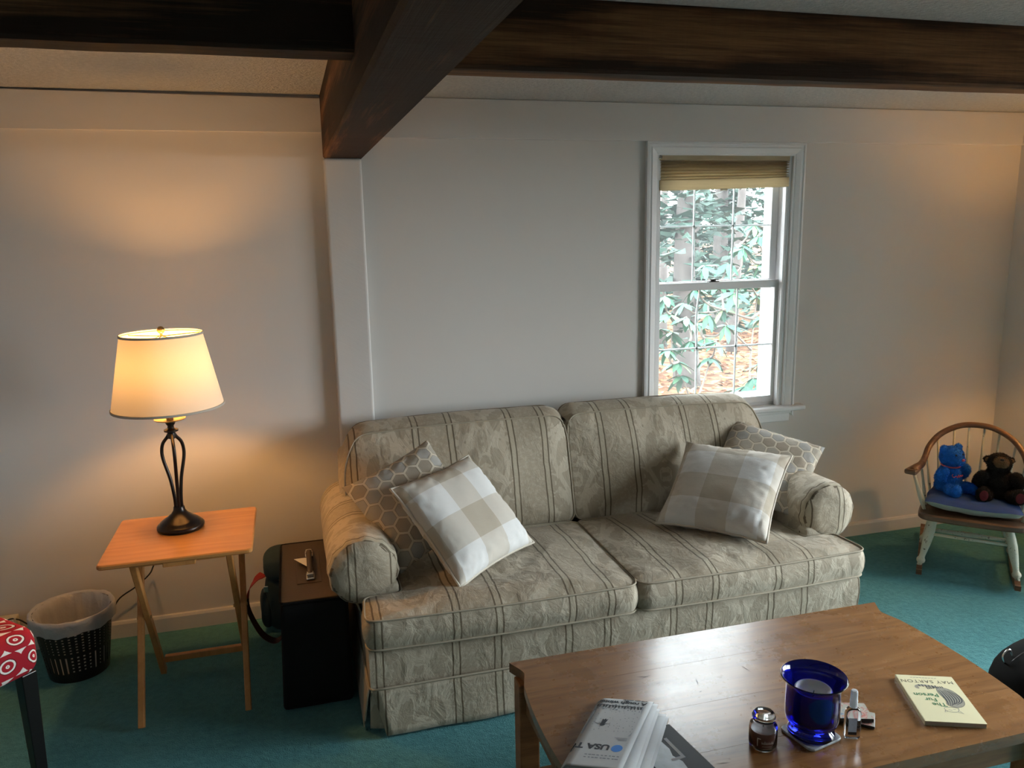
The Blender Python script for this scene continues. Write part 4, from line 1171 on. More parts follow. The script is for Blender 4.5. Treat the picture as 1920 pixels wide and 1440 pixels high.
mk('lower_shelf', box(lx0+.012, lx1-.012, ly0+.012, ly1-.012, .100, .122, .003), 'coffee_frame', ct)

# ---- flat printing helpers: text laid on a plane, its up direction given
def lay(vf, o, right, up, lift=0.0):
    right, up = Vector(right).normalized(), Vector(up).normalized(); nn = right.cross(up)
    return [Vector(o) + right*q[0] + up*q[1] + nn*(q[2]+lift) for q in vf[0]], vf[1]
def rect(x0, x1, y0, y1): return [Vector((x0, y0, 0)), Vector((x1, y0, 0)), Vector((x1, y1, 0)), Vector((x0, y1, 0))], [(0, 1, 2, 3)]
def disc2(cx, cy, rx, ry, n=28): return [Vector((cx + rx*math.cos(2*PI*k/n), cy + ry*math.sin(2*PI*k/n), 0)) for k in range(n)], [tuple(range(n))]
def poly2(P): return [Vector((p[0], p[1], 0)) for p in P], [tuple(range(len(P)))]
def moved(vf, x, y): return [Vector((q[0]+x, q[1]+y, q[2])) for q in vf[0]], vf[1]
def stroke(P, w):
    P = [Vector((p[0], p[1], 0)) for p in P]; V, F = [], []
    ww = w if isinstance(w, (list, tuple)) else [w]*len(P)
    for i, p in enumerate(P):
        t_ = (P[min(i+1, len(P)-1)] - P[max(i-1, 0)]).normalized(); s = Vector((-t_.y, t_.x, 0)); V += [p - s*ww[i]/2, p + s*ww[i]/2]
    return V, [(2*i, 2*i+2, 2*i+3, 2*i+1) for i in range(len(P)-1)]

# ---- folded newspaper.  page frame: origin at the far corner beside the fold, U across, W toward the reader
nw = thing('newspaper', 'folded newspaper with a blue dot masthead on the coffee table', 'newspaper', (.70, -1.86, TZ))
NO = Vector((.742, -1.706, TZ)); U = Vector((.905, -.425, 0)).normalized(); W = Vector((-.625, -.780, 0)).normalized()
NWD, NLN = .146, .330
def top_z(s, t_):      # page height above the table
    edge = max(0, min(1, t_/.012)); far = math.sin(min(1, edge)*PI/2)
    tt_ = max(0, t_); near = .004*math.sin(PI*min(1, tt_/NLN)) + .016*(tt_/NLN)**1.5
    lft = 1 - .55*max(0, 1 - s/.012)**2
    return (.016*far + near)*lft + .0015
def page_pt(s, t_, dz=0.0): return NO + U*s + W*t_ + Vector((0, 0, top_z(s, t_) + dz))
def page_sheet(s0, s1, t0, t1, dz, n=10, m=36):
    V = [page_pt(s0 + (s1-s0)*i/n, t0 + (t1-t0)*j/m, dz) for j in range(m+1) for i in range(n+1)]
    return V, [(j*(n+1)+i, j*(n+1)+i+1, (j+1)*(n+1)+i+1, (j+1)*(n+1)+i) for j in range(m) for i in range(n)]
def on_page(vf, dz=.0006): return [page_pt(NWD - q[0], q[1], dz) for q in vf[0]], vf[1]     # print coords: x from the right margin, y from the far fold
mk('front_page', page_sheet(0, NWD, 0, NLN, 0), 'newsprint', nw, smooth=True, solid=.0008)
# the page turns under at both folds
V = [page_pt(0, NLN*j/30, 0) for j in range(31)] + [Vector((*(page_pt(-.004, NLN*j/30).xy), TZ + top_z(0, NLN*j/30)*.5)) for j in range(31)] + [Vector((*(page_pt(.004, NLN*j/30).xy), TZ+.0012)) for j in range(31)]
mk('fold', (V, [(k*31+j, k*31+j+1, (k+1)*31+j+1, (k+1)*31+j) for k in (0, 1) for j in range(30)]), 'newsprint', nw, smooth=True, solid=.0006)
V = [page_pt(NWD*i/10, 0, 0) for i in range(11)] + [Vector((*(page_pt(NWD*i/10, -.004).xy), TZ+.004)) for i in range(11)] + [Vector((*(page_pt(NWD*i/10, .004).xy), TZ+.001)) for i in range(11)]
mk('fold', (V, [(k*11+i, k*11+i+1, (k+1)*11+i+1, (k+1)*11+i) for k in (0, 1) for i in range(10)]), 'newsprint', nw, smooth=True, solid=.0006)
# inner sections fanned out to the side, each a little lower
for k, (s1, t0, f) in enumerate(((.160, .014, .80), (.168, .030, .62), (.188, .046, .42), (.196, .050, .22))):
    n_, m_ = 8, 24; V = []
    for j in range(m_+1):
        for i in range(n_+1):
            s = .004 + (s1 + .012*j/m_ - .004)*i/n_; t_ = t0 + (NLN - t0 - .004)*j/m_
            z = top_z(min(s, NWD-.01), t_)*f*(1 - .35*max(0, (s-NWD)/.06)); V.append(NO + U*s + W*t_ + Vector((0, 0, max(.0011, z))))
    F = [(j*(n_+1)+i, j*(n_+1)+i+1, (j+1)*(n_+1)+i+1, (j+1)*(n_+1)+i) for j in range(m_) for i in range(n_)]
    mk('section', (V, F), 'newsprint', nw, smooth=True, solid=.0009)
lt = text_mesh('4 7', .020, bold=.0006)
V = [NO + U*(.176 - q[1]*.6) + W*(.105 + q[0]*.8) + Vector((0, 0, .0125)) for q in lt[0]]
# print on the front page (upside down to the camera)
tm = text_mesh('USA TODAY', .0300, bold=.0013)
mk('masthead', on_page(moved(tm, .0520, .235), .0007), 'ink', nw)
mk('masthead_dot', on_page(disc2(.034, .246, .0135, .0150), .0007), 'ink_blue', nw)
tb = text_mesh('A rough winter:', .0205, bold=.0008)
mk('headline', on_page(moved(tb, .014, .0225), .0009), 'ink', nw)
tb = text_mesh('will get much', .0120, bold=.0003)
mk('headline', on_page(moved(tb, .014, .0095), .0009), 'ink', nw)
pic = []
for k in range(11):
    for q in range(13):
        x, y = .022 + .0098*q + sr.uniform(-.003, .003), .045 + .0125*k + sr.uniform(-.004, .004)
        if k > 2 and sr.random() < .45: continue
        pic.append(disc2(x, y, sr.uniform(.001, .0042 if k < 3 else .0020), sr.uniform(.0010, .0032 if k < 3 else .0016), 7))
mk('photo_ground', on_page(rect(.016, .140, .0435, .190), .0006), 'newsprint_grey', nw)
mk('photo_print', on_page(join(*pic), .0009), 'ink_grey', nw)
tr_ = []
for k in range(15):
    x = .020 + .0082*k; tr_.append(poly2([(x, .0455), (x + .0075, .0455), (x + .002 + sr.uniform(-.003, .003), .056 + sr.uniform(0, .012))]))
mk('photo_trees', on_page(join(*tr_), .0010), 'ink', nw)
mk('bird_print', on_page(join(disc2(.098, .146, .0062, .0062, 16), stroke([(.080, .140), (.088, .142), (.098, .139), (.110, .142), (.118, .140)], .0016), poly2([(.093, .140), (.103, .140), (.104, .118), (.100, .122), (.097, .116), (.094, .122), (.090, .118)])), .0011), 'ink', nw)
rules = [rect(.014, .142, .0418, .0424), rect(.014, .142, .196, .1965), rect(.014, .142, .2205, .2212), rect(.014, .142, .2280, .2286)]
for k in range(2):
    for q in range(9): rules.append(rect(.020 + .0095*q, .0265 + .0095*q + sr.uniform(-.002, .002), .278 + .011*k, .2812 + .011*k))
for k in range(3): rules.append(rect(.020, .052 - .006*k, .2000 + .005*k, .2016 + .005*k))
mk('small_print', on_page(join(*rules), .0007), 'ink_grey', nw)

# ---- glossy dark magazine under the newspaper
mgM = Matrix.Translation((.874, -1.858, TZ)) @ Matrix.Rotation(math.radians(-82.0), 4, 'Z')
mz = thing('magazine', 'glossy black magazine with a white corner frame under the newspaper', 'magazine', (.874, -1.858, TZ), math.radians(-82.0))
MAT['gloss_black'] = MB('gloss_black_cover', .38, .10, color=(.012, .013, .016)).done()
mk('cover', box(0, .275, -.130, 0, .0002, .0040, .0006, 1), 'gloss_black', mz, local=True)
mk('pages', box(.001, .274, -.129, -.002, .00005, .0001, 0), 'pages', mz, local=True)
g = lambda vf: ([Vector((q[0], -q[1], .0043)) for q in vf[0]], vf[1])
mk('cover_frame', g(poly2([(.045, .040), (.128, .040), (.128, .078), (.119, .078), (.119, .049), (.045, .049)])), 'newsprint', mz, local=True)
pa = [(.052, .060), (.085, .058), (.110, .066), (.138, .056), (.165, .060), (.200, .052), (.235, .060), (.262, .056), (.262, .128), (.052, .128)]
MAT['cover_grey'] = plain('cover_photo_grey', (.20, .23, .26), .25, var=.5, scale=22)
mk('cover_photo', ([Vector((q[0], -q[1], .0042)) for q in poly2(pa)[0]], poly2(pa)[1]), 'cover_grey', mz, local=True)
tw = text_mesh('OW', .020, bold=.0006)
mk('cover_lettering', ([Vector((.196 + q.y*.9, -.012 - q.x*.9, .0044)) for q in tw[0]], tw[1]), 'newsprint', mz, local=True)

# ---- paperback
bo = Vector((1.6125, -1.979, TZ)); bx_ = Vector((.141, -.058, 0)).normalized(); bang = math.atan2(bx_.y, bx_.x)
bk = thing('paperback_book', 'cream paperback with a tabby cat drawing and green title on the coffee table', 'book', bo, bang)
hw, hl, bt = .0755, .1095, .0125
mk('page_block', box(-hw+.0015, hw-.0010, -hl+.001, hl-.001, .0012, bt-.0008), 'pages', bk, local=True)
mk('cover', box(-hw, hw, -hl, hl, bt-.0008, bt), 'book_cover', bk, local=True)
mk('cover', box(-hw, hw, -hl, hl, .0004, .0012), 'book_cover', bk, local=True)
mk('spine', box(-hw-.0006, -hw+.0010, -hl, hl, .0004, bt), 'book_cover', bk, local=True)
# text runs upside down to the camera: x -> -x, y -> -y
pb = lambda vf, dz=.0002: ([Vector((-q[0], -q[1], bt+dz)) for q in vf[0]], vf[1])
ta = text_mesh('MAY SARTON', .0205, 'CENTER', spacing=1.12)
mk('author_name', pb(moved(ta, .002, -.086)), 'ink_olive', bk, local=True)
tt = [moved(text_mesh(w_, .0225, 'LEFT', bold=.0005), x_, y_) for w_, x_, y_ in (('The', -.008, .024), ('Fur', .008, .002), ('Person', -.004, -.020))]
mk('title', pb(join(*tt)), 'ink_green', bk, local=True)
mk('small_print', pb(join(*[rect(-.030 + .008*k, -.024 + .008*k, -.0985, -.0970) for k in range(9)])), 'ink_grey', bk, local=True)
# a sitting tabby seen from behind: striped body, ringed tail, sketched head
MAT['sketch_grey'] = plain('pencil_grey', (.30, .28, .22), .7, var=.3, scale=200)
bodyp = [(-.010, .030), (-.022, .040), (-.040, .040), (-.055, .026), (-.060, .004), (-.056, -.020), (-.046, -.040), (-.030, -.050), (-.012, -.046), (-.008, -.028), (-.012, -.006), (-.014, .014)]
bodyp = [(p.x, p.y) for p in catmull([(x, y, 0) for x, y in bodyp], 4, True)]
mk('cat_body', pb(poly2(bodyp), .00015), 'sketch_grey', bk, local=True)
st_ = []
for k in range(7):
    o_ = k*.0072
    st_.append(stroke([(p.x, p.y) for p in catmull([(-.013 - o_*.45, .032 + .004*math.sin(k), 0), (-.016 - o_*.88, .012, 0), (-.015 - o_*.92, -.014, 0), (-.012 - o_*.62, -.038 - .003*math.sin(k*2), 0)], 5)], [.0006 + .0024*math.sin(PI*(i+.5)/16) for i in range(16)]))
for k in range(9): st_.append(stroke([(-.030 + .0052*k, -.050 + .0006*k*(1 if k < 5 else 2)), (-.028 + .0052*k, -.058 + .0006*k)], [.0030, .0020]))
mk('cat_stripes', pb(join(*st_), .00030), 'ink', bk, local=True)
tl = stroke([(p.x, p.y) for p in catmull([(-.018, -.048, 0), (.000, -.056, 0), (.020, -.060, 0), (.036, -.056, 0), (.040, -.048, 0), (.034, -.045, 0)], 5)], .0085)
mk('cat_tail', pb(tl, .00020), 'sketch_grey', bk, local=True)
mk('cat_outline', pb(join(stroke(bodyp + bodyp[:1], .0010), *[stroke([(-.014 + .0085*k, -.0475 - .0012*k), (-.012 + .0085*k, -.0605 - .0006*k)], .0030) for k in range(6)]), .00035), 'ink', bk, local=True)
hdp = [stroke([(p.x, p.y) for p in catmull([(-.032, .044, 0), (-.026, .060, 0), (-.010, .064, 0), (.002, .058, 0), (.004, .046, 0), (-.012, .042, 0), (-.032, .044, 0)], 5)], .0012),
       stroke([(-.030, .058), (-.036, .070), (-.024, .064)], .0013), stroke([(.000, .060), (.010, .066), (.004, .054)], .0013), stroke([(-.012, .056), (-.004, .053)], .0012), stroke([(-.022, .052), (-.016, .050)], .0012)]
mk('cat_head', pb(join(*hdp), .00025), 'ink_grey', bk, local=True)

# ---- blue hurricane glass with candle, on a stone coaster
cs_ = thing('coaster', 'square pale marble coaster under the blue glass', 'coaster', (1.198, -1.999, TZ), math.radians(12))
def m_marble():
    b = MB('pale_marble', .3); o = b.obj(); n_ = b.noise(o, 30, 5, .65, 1.5)
    b.color(b.ramp(n_, [(.3, (.20, .21, .23)), (.6, (.45, .46, .48)), (.8, (.58, .58, .58))])); return b.done()
MAT['marble'] = m_marble()
mk('slab', prism(round_poly([(-.055, -.055), (.055, -.055), (.055, .055), (-.055, .055)], .018, 4), .0008, .0075, .0015), 'marble', cs_, local=True)
mk('cork_back', prism(round_poly([(-.052, -.052), (.052, -.052), (.052, .052), (-.052, .052)], .018, 4), .0001, .0007), 'tan_plush', cs_, local=True)
vz = TZ + .0078; vc = (1.200, -1.997, vz)
vs = thing('hurricane_glass', 'cobalt blue flared hurricane glass holding a white candle', 'candle holder', vc)
outer = [(.001, 0), (.055, 0), (.058, .003), (.057, .008), (.051, .015), (.047, .020), (.048, .025), (.057, .030), (.0635, .038), (.0660, .052), (.0660, .085), (.0655, .112), (.0665, .130), (.0720, .144), (.0790, .152), (.0812, .1535)]
inner = [(.0795, .1555), (.0770, .1540), (.0700, .1465), (.0640, .132), (.0630, .112), (.0635, .085), (.0630, .054), (.0600, .043), (.052, .0375), (.030, .036), (.001, .0355)]
mk('glass', lathe(outer + inner, 72, vc), 'cobalt', vs, smooth=True)
cd = thing('pillar_candle', 'white pillar candle with a melted hollow inside the blue glass', 'candle', (vc[0], vc[1], vz+.0375))
mk('wax', lathe([(.001, 0), (.0445, 0), (.0455, .003), (.0455, .081), (.0435, .0835), (.0400, .083), (.0360, .072), (.022, .067), (.001, .066)], 48, (vc[0], vc[1], vz+.0375)), 'wax', cd, smooth=True)
mk('wick', tube([(vc[0], vc[1], vz+.103), (vc[0]+.001, vc[1], vz+.109), (vc[0]+.003, vc[1]+.001, vz+.114)], .0012, 6), 'black_plastic', cd)

# ---- small lidded jar candle
jc = (1.060, -1.998, TZ)
jr = thing('jar_candle', 'small brown-red candle jar with a glass lid', 'candle', jc)
mk('jar', lathe([(.001, .0002), (.030, .0002), (.0335, .004), (.0345, .012), (.0345, .052), (.0325, .060), (.0270, .066), (.0255, .069), (.0255, .077), (.0235, .077), (.0235, .068), (.0300, .058), (.0318, .050), (.0318, .010), (.029, .005), (.001, .004)], 48, jc), 'clear', jr, smooth=True)
mk('wax', lathe([(.001, .0052), (.0285, .0062), (.0312, .011), (.0312, .046), (.0300, .0475), (.001, .0465)], 40, jc), 'red_wax', jr, smooth=True, auto=40)
mk('wick', tube([(jc[0], jc[1], TZ+.0466), (jc[0], jc[1], TZ+.056)], .001, 6), 'black_plastic', jr)
ld = mk('lid', lathe([(.001, .0774), (.0262, .0774), (.0285, .0784), (.0285, .0820), (.0262, .0832), (.0250, .0842), (.0262, .0852), (.0262, .0880), (.0215, .0925), (.012, .0945), (.001, .0950)], 44, jc), 'clear', jr, smooth=True, auto=50)
def wrap(vf, c, r, ang):   # bend flat print round a jar
    out = []
    for q in vf[0]:
        a = ang + q[0]/r; out.append(Vector((c[0] + math.cos(a)*r, c[1] + math.sin(a)*r, c[2] + q[1])))
    return out, vf[1]
sq_ = [stroke([(-.010 + .0034*k, .024 + sr.uniform(-.001, .001)), (-.009 + .0034*k, .031 + sr.uniform(-.002, .002)), (-.0075 + .0034*k, .0245)], .0010) for k in range(9)]
sq_ += [stroke([(-.008 + .0030*k, .0165), (-.0065 + .0030*k, .0195)], .0008) for k in range(8)] + [poly2([(-.021, .016), (-.019, .016), (-.019, .036), (-.012, .036), (-.012, .038), (-.021, .038)])]
mk('jar_label', wrap(join(*sq_), jc, .0350, math.radians(-112)), 'jar_label', jr)

# ---- pump spray bottle of hand sanitiser
sp_ = thing('spray_bottle', 'small clear pump spray bottle beside the blue glass', 'bottle', (1.290, -2.037, TZ), math.radians(-22))
def shell(hx, hy, z0, z1, taper):
    prof = [(z0, .80), (z0+.002, .93), (z0+.006, 1), (z1-.020, 1), (z1-.010, .93), (z1-.004, .72), (z1, .42)]
    V, F = [], []; n_ = 36
    for z, k in prof:
        for i in range(n_):
            a = 2*PI*i/n_; c_, s_ = math.cos(a), math.sin(a); e = .55
            V.append((hx*k*abs(c_)**e*(1 if c_ > 0 else -1), hy*(k if k > .6 else k*1.3)*abs(s_)**e*(1 if s_ > 0 else -1), z))
    m_ = len(prof)
    for j in range(m_-1):
        for i in range(n_): F.append((j*n_+i, j*n_+(i+1) % n_, (j+1)*n_+(i+1) % n_, (j+1)*n_+i))
    F += [tuple(range(n_-1, -1, -1)), tuple((m_-1)*n_+i for i in range(n_))]
    return V, F
mk('bottle', shell(.0195, .0115, .0003, .085, 0), 'clear_plastic', sp_, smooth=True, local=True, auto=50)
mk('label', box(-.0130, .0075, -.0121, -.01165, .014, .060, .0), 'label_paper', sp_, local=True)
mk('label_band', box(-.0131, .0076, -.01225, -.0121, .014, .022, .0), 'ink', sp_, local=True)
mk('collar', lathe([(.001, .0852), (.0095, .0852), (.0095, .098), (.0085, .101), (.001, .101)], 28), 'frost', sp_, smooth=True, local=True, auto=40)
mk('spray_cap', lathe([(.001, .1012), (.0098, .1012), (.0098, .104), (.0090, .106), (.0085, .127), (.0070, .1305), (.001, .1315)], 28), 'frost', sp_, smooth=True, local=True, auto=40)

# ---- two small picture packs lying behind the bottle
def m_pack():
    b = MB('colour_print', .35); o = b.obj(); n_ = b.noise(o, 45, 2, .6, 1.0)
    b.color(b.ramp(n_, [(.30, (.10, .20, .36)), (.42, (.50, .48, .42)), (.56, (.46, .43, .37)), (.63, (.50, .14, .12)), (.74, (.60, .55, .48))])); return b.done()
MAT['pack'] = m_pack()
def pack(label, c, ang, z, sx, sy, h):
    t_ = thing('picture_pack', label, 'pack', (c[0], c[1], z), math.radians(ang))
    mk('pack_body', box(-sx/2, sx/2, -sy/2, sy/2, .0004, h-.0006, .0012, 1), 'black_plastic', t_, local=True)
    mk('printed_face', box(-sx/2+.001, sx/2-.001, -sy/2+.001, sy/2-.001, h-.0005, h, 0), 'pack', t_, local=True)
pack('brown picture pack lying flat underneath another small pack', (1.352, -1.975), -40, TZ, .092, .066, .008)
pack('small colourful picture pack lying on top of a brown pack', (1.340, -1.965), -20, TZ+.0085, .100, .072, .011)

# ================================================================ child's rocking chair, cushion and toy bears
RC = Vector((3.053, -.671, 0)); RA = math.radians(-44.07)
rk = thing('rocking_chair', "child's spindle-back rocking chair with brown hoop and chipped cream legs", 'rocking chair', RC, RA)
def rocker_z(y): return .018 + .050*((y - .22)/.42)**2*(1 if True else 0)
for s in (-1, 1):
    x = s*.205; V, F = [], []; n_ = 22
    for i in range(n_+1):
        y = -.075 + .66*i/n_; z = .0008 + .28*(y - .235)**2; h = .034 if 1 < i < n_-1 else .024
        V += [(x-.0125, y, z), (x+.0125, y, z), (x+.0125, y, z+h), (x-.0125, y, z+h)]
    for i in range(n_):
        for k in range(4): F.append((i*4+k, i*4+(k+1) % 4, i*4+4+(k+1) % 4, i*4+4+k))
    F += [(3, 2, 1, 0), tuple(n_*4+k for k in range(4))]
    mk('rocker', (V, F), 'rocker_wood', rk, local=True)
SZ = .315
def turned(a, b, prof, n_=14):
    a, b = Vector(a), Vector(b); P = [a.lerp(b, t_) for t_, r_ in prof]; return tube(P, [r_ for t_, r_ in prof], n_)
legp = [(0, .011), (.05, .011), (.09, .0195), (.13, .020), (.17, .014), (.22, .0135), (.34, .017), (.50, .021), (.62, .0225), (.76, .020), (.90, .016), (1, .013)]
for s in (-1, 1):
    mk('leg', turned((s*.207, .000, .046), (s*.155, .045, SZ-.018), legp), 'cream', rk, smooth=True, local=True)
    mk('leg', turned((s*.205, .350, .038), (s*.135, .285, SZ-.018), legp), 'cream', rk, smooth=True, local=True)
    mk('stretcher', turned((s*.178, .022, .185), (s*.170, .318, .178), [(0, .008), (.3, .010), (.5, .0145), (.7, .010), (1, .008)]), 'cream', rk, smooth=True, local=True)
mk('stretcher', turned((-.175, .170, .180), (.175, .170, .180), [(0, .008), (.3, .010), (.5, .0135), (.7, .010), (1, .008)]), 'cream', rk, smooth=True, local=True)
mk('stretcher', turned((-.172, .024, .208), (.172, .024, .208), [(0, .007), (.5, .0085), (1, .007)]), 'cream', rk, smooth=True, local=True)
sp2 = [(p.x, p.y) for p in catmull([(-.215, -.030, 0), (-.10, -.052, 0), (.10, -.052, 0), (.215, -.030, 0), (.228, .06, 0), (.205, .22, 0), (.14, .335, 0), (0, .365, 0), (-.14, .335, 0), (-.205, .22, 0), (-.228, .06, 0)], 6, True)]
V, F = prism(sp2, SZ-.020, SZ+.012, .007)
mk('seat', (V, F), 'rocker_wood', rk, local=True)
arc = catmull([(-.272, .055, .505), (-.262, .085, .512), (-.236, .150, .520), (-.222, .225, .540), (-.205, .300, .585), (-.158, .352, .640), (-.080, .388, .680), (0, .398, .690), (.080, .388, .680), (.158, .352, .640), (.205, .300, .585), (.222, .225, .540), (.236, .150, .520), (.262, .085, .512), (.272, .055, .505)], 6)
rad_ = []
for p in arc: rad_.append(.0150 if p.y > .2 else .0150 + .006*min(1, (.2 - p.y)/.1))
mk('arm_hoop', tube(arc, rad_, 14, flat=.95), 'rocker_wood', rk, smooth=True, local=True)
for s in (-1, 1):
    V, F = xf(prism(round_poly([(-.030, -.05), (.030, -.05), (.022, .06), (-.022, .06)], .016, 4), -.012, .012, .005), Matrix.Translation((s*.268, .075, .507)) @ Matrix.Rotation(s*.25, 4, 'Z'))
    mk('hand_rest', (V, F), 'rocker_wood', rk, local=True)
tops = [(-.268, .090, .502), (-.235, .160, .515), (-.215, .265, .558), (-.172, .342, .624), (-.100, .382, .668), (-.034, .396, .684), (.034, .396, .684), (.100, .382, .668), (.172, .342, .624), (.215, .265, .558), (.235, .160, .515), (.268, .090, .502)]
feet_ = [(-.205, .035, SZ+.010), (-.200, .110, SZ+.010), (-.182, .225, SZ+.010), (-.142, .290, SZ+.010), (-.085, .322, SZ+.010), (-.028, .338, SZ+.010)]
feet_ += [(-x, y, z) for x, y, z in reversed(feet_)]
for k, (a, b) in enumerate(zip(feet_, tops)):
    thick = 1.5 if k in (0, 11) else 1.0
    mk('spindle', turned(a, b, [(0, .0055*thick), (.35, .0085*thick), (.6, .0065*thick), (1, .005*thick)], 10), 'cream', rk, smooth=True, local=True)

RM = Matrix.Translation(RC) @ Matrix.Rotation(RA, 4, 'Z')
cu = thing('seat_cushion', 'navy blue seat cushion with pale underside on the rocking chair', 'cushion', RM @ Vector((0, .14, SZ+.0125)), RA)
def pad(z_of, sgn):
    V, F = [], []; n_ = 26
    for j in range(n_+1):
        for i in range(n_+1):
            u_, v_ = -1 + 2*i/n_, -1 + 2*j/n_
            e = max(0, (1 - u_**6)*(1 - v_**6))**.5
            wx = .205 - .035*max(0, v_)
            x, y = u_*wx*(1 - .03*(1-v_*v_)), v_*.165
            lift = .044 + .008*ns(u_*2, v_*2, 1) + .010*max(0, -v_)*abs(u_) - .005*u_
            V.append((x, y, lift + sgn*(.022 if sgn > 0 else .040)*e + .0035*ns(u_*5, v_*5, sgn)*e))
    for j in range(n_):
        for i in range(n_): a = j*(n_+1)+i; F.append((a, a+1, a+n_+2, a+n_+1))
    return V, F
mk('cushion_top', pad(None, 1), 'blue_cloth', cu, smooth=True, local=True)
mk('cushion_underside', pad(None, -1), 'pale_cloth', cu, smooth=True, local=True)

def plush(name, parent, balls, mat, vox=.0042, smooth=3, nfur=14000):
    """soft toy body: overlapping ellipsoids fused into one continuous surface"""
    V, F = [], []
    for c, r_, *rest in balls:
        v, f = ball((0, 0, 0), r_, 18, 12); M = Matrix.Translation(c) @ (rest[0] if rest else Matrix.Identity(4))
        n_ = len(V); V += [M @ Vector(q) for q in v]; F += [[i+n_ for i in q] for q in f]
    me = bpy.data.meshes.new(name); me.from_pydata([tuple(q) for q in V], [], [tuple(q) for q in F])
    o = bpy.data.objects.new(name, me); COL.objects.link(o)
    bm_ = bmesh.new(); bm_.from_mesh(me); bmesh.ops.remove_doubles(bm_, verts=bm_.verts, dist=1e-6); bmesh.ops.recalc_face_normals(bm_, faces=bm_.faces); bm_.to_mesh(me); bm_.free()
    r = o.modifiers.new('fuse', 'REMESH'); r.mode = 'VOXEL'; r.voxel_size = vox
    s = o.modifiers.new('soften', 'SMOOTH'); s.iterations = smooth; s.factor = .5
    dg = bpy.context.evaluated_depsgraph_get(); m2 = bpy.data.meshes.new_from_object(o.evaluated_get(dg))
    bpy.data.objects.remove(o)
    for q in m2.vertices:
        c = q.co; q.co = c + q.normal*(.0011*ns(c.x*170, c.y*170, c.z*170) + .0010*ns(c.x*70, c.y*70, c.z*70))
    m2.materials.clear(); m2.materials.append(MAT[mat]); m2.polygons.foreach_set('use_smooth', [True]*len(m2.polygons))
    o = bpy.data.objects.new(name, m2); COL.objects.link(o); o.parent = parent; MW[o.name] = _mat(parent)
    # short pile: a fringe of tiny tufts standing on the surface
    r = random.Random(len(m2.polygons)); V, F = [], []
    pol = list(m2.polygons)
    for _ in range(nfur):
        p = r.choice(pol); c = p.center; n_ = (p.normal + Vector((r.uniform(-.7, .7), r.uniform(-.7, .7), r.uniform(-.9, .4)))).normalized()
        s = n_.orthogonal().normalized()*.0011; s = Matrix.Rotation(r.uniform(0, 6.28), 3, n_) @ s; b = len(V)
        V += [c - s, c + s, c + n_*r.uniform(.004, .0085)]; F.append((b, b+1, b+2))
    tag(mk('fur', (V, F), mat, o, local=True), kind='stuff')
    return o
Ry = lambda a: Matrix.Rotation(math.radians(a), 4, 'Y')
Rx = lambda a: Matrix.Rotation(math.radians(a), 4, 'X')
Rz = lambda a: Matrix.Rotation(math.radians(a), 4, 'Z')
ZB = SZ + .0125 + .058
# toy frame: faces -Y, sits on z = 0
bl = thing('toy_bear', 'bright blue plush teddy bear sitting on the blue cushion', 'toy bear', RM @ Vector((-.108, .185, ZB)), RA + math.radians(46))
plush('body', bl, [((0, 0, .075), (.060, .052, .078)), ((0, .004, .035), (.066, .058, .040)), ((0, -.004, .184), (.057, .053, .051)), ((0, -.042, .174), (.031, .034, .028)),
      ((-.044, .004, .222), (.022, .013, .022)), ((.044, .004, .222), (.022, .013, .022)), ((-.066, -.018, .100), (.026, .030, .050), Rx(35)), ((.066, -.018, .100), (.026, .030, .050), Rx(35)),
      ((-.050, -.066, .032), (.031, .052, .030), Rz(-18)), ((.050, -.066, .032), (.031, .052, .030), Rz(18)), ((-.058, -.104, .040), (.027, .018, .034)), ((.058, -.104, .040), (.027, .018, .034))], 'blue_plush')
mk('nose', ball((0, -.0745, .182), (.009, .005, .007), 14, 8), 'pink_thread', bl, smooth=True, local=True)
for s in (-1, 1): mk('eye', ball((s*.021, -.050, .203), .0042, 12, 8), 'black_plastic', bl, smooth=True, local=True)
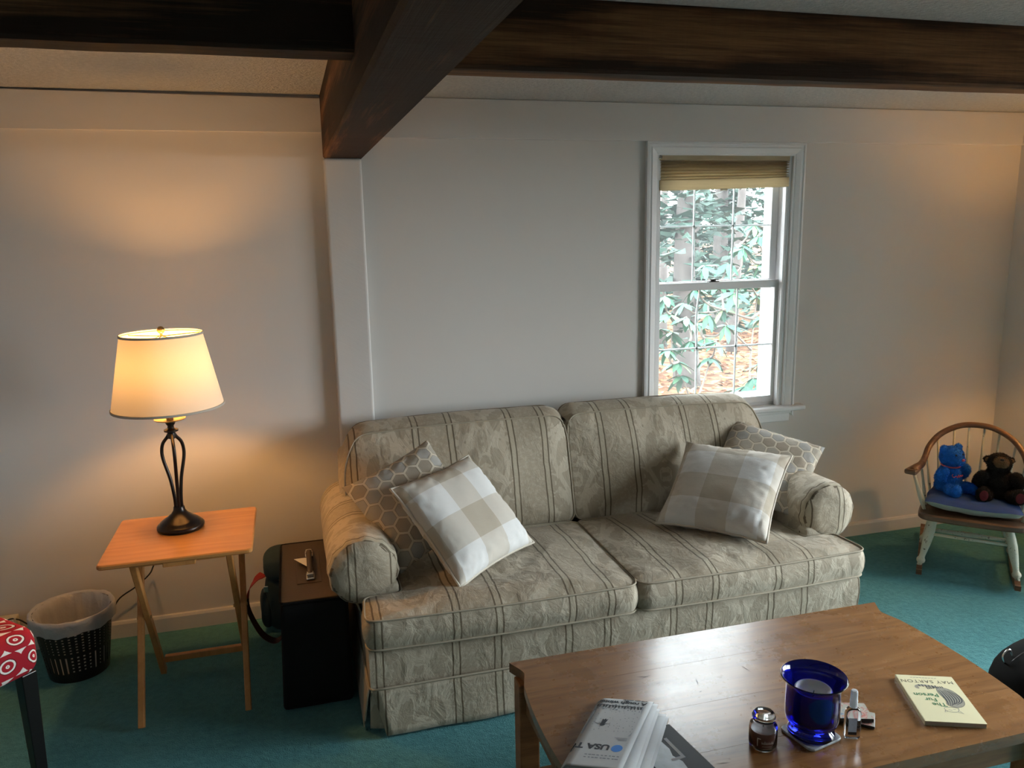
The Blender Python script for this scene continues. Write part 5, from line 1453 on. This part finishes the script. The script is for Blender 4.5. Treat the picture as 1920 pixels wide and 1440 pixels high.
mk('neck_ribbon', tube([(math.cos(a)*.044, math.sin(a)*.040 - .002, .140 + .004*math.sin(a)) for a in [2*PI*k/24 for k in range(24)]], .0042, 6, closed=True), 'pink_thread', bl, smooth=True, local=True)
emb = catmull([(-.030, -.050, .108), (-.034, -.049, .100), (-.026, -.053, .092), (-.016, -.056, .098), (-.010, -.058, .090), (-.004, -.058, .102), (.002, -.058, .090), (.010, -.057, .100), (.016, -.056, .092), (.026, -.053, .098), (.034, -.048, .092)], 5)
mk('chest_embroidery', tube(emb, .0018, 5), 'pink_thread', bl, smooth=True, local=True)
br = thing('toy_bear', 'dark brown plush bear with tan muzzle tipped upward on the blue cushion', 'toy bear', RM @ Vector((.098, .190, ZB-.004)), RA + math.radians(8))
plush('body', br, [((0, 0, .080), (.070, .058, .082)), ((0, .004, .036), (.078, .062, .042)), ((0, -.002, .176), (.054, .050, .050)),
      ((-.050, .010, .190), (.018, .012, .018)), ((.050, .010, .190), (.018, .012, .018)), ((-.078, -.026, .094), (.030, .032, .058), Rx(28) @ Ry(14)), ((.078, -.026, .094), (.030, .032, .058), Rx(28) @ Ry(-14)),
      ((-.062, -.070, .034), (.036, .052, .034), Rz(-22)), ((.062, -.070, .034), (.036, .052, .034), Rz(22)), ((-.074, -.106, .044), (.031, .020, .040)), ((.074, -.106, .044), (.031, .020, .040))], 'brown_plush')
plush('muzzle', br, [((0, -.040, .192), (.031, .027, .024)), ((-.011, -.052, .188), (.016, .018, .017)), ((.011, -.052, .188), (.016, .018, .017))], 'tan_plush', .003, nfur=2500)
mk('nose', ball((0, -.058, .209), (.010, .008, .006), 14, 8), 'black_plastic', br, smooth=True, local=True)
for s in (-1, 1):
    mk('inner_ear', ball((s*.051, -.001, .191), (.011, .004, .011), 14, 8), 'tan_plush', br, smooth=True, local=True)
    mk('eye', ball((s*.021, -.038, .214), .004, 12, 8), 'black_plastic', br, smooth=True, local=True)
    mk('paw_pad', ball((s*.075, -.1255, .044), (.019, .003, .026), 16, 10), 'maroon', br, smooth=True, local=True)
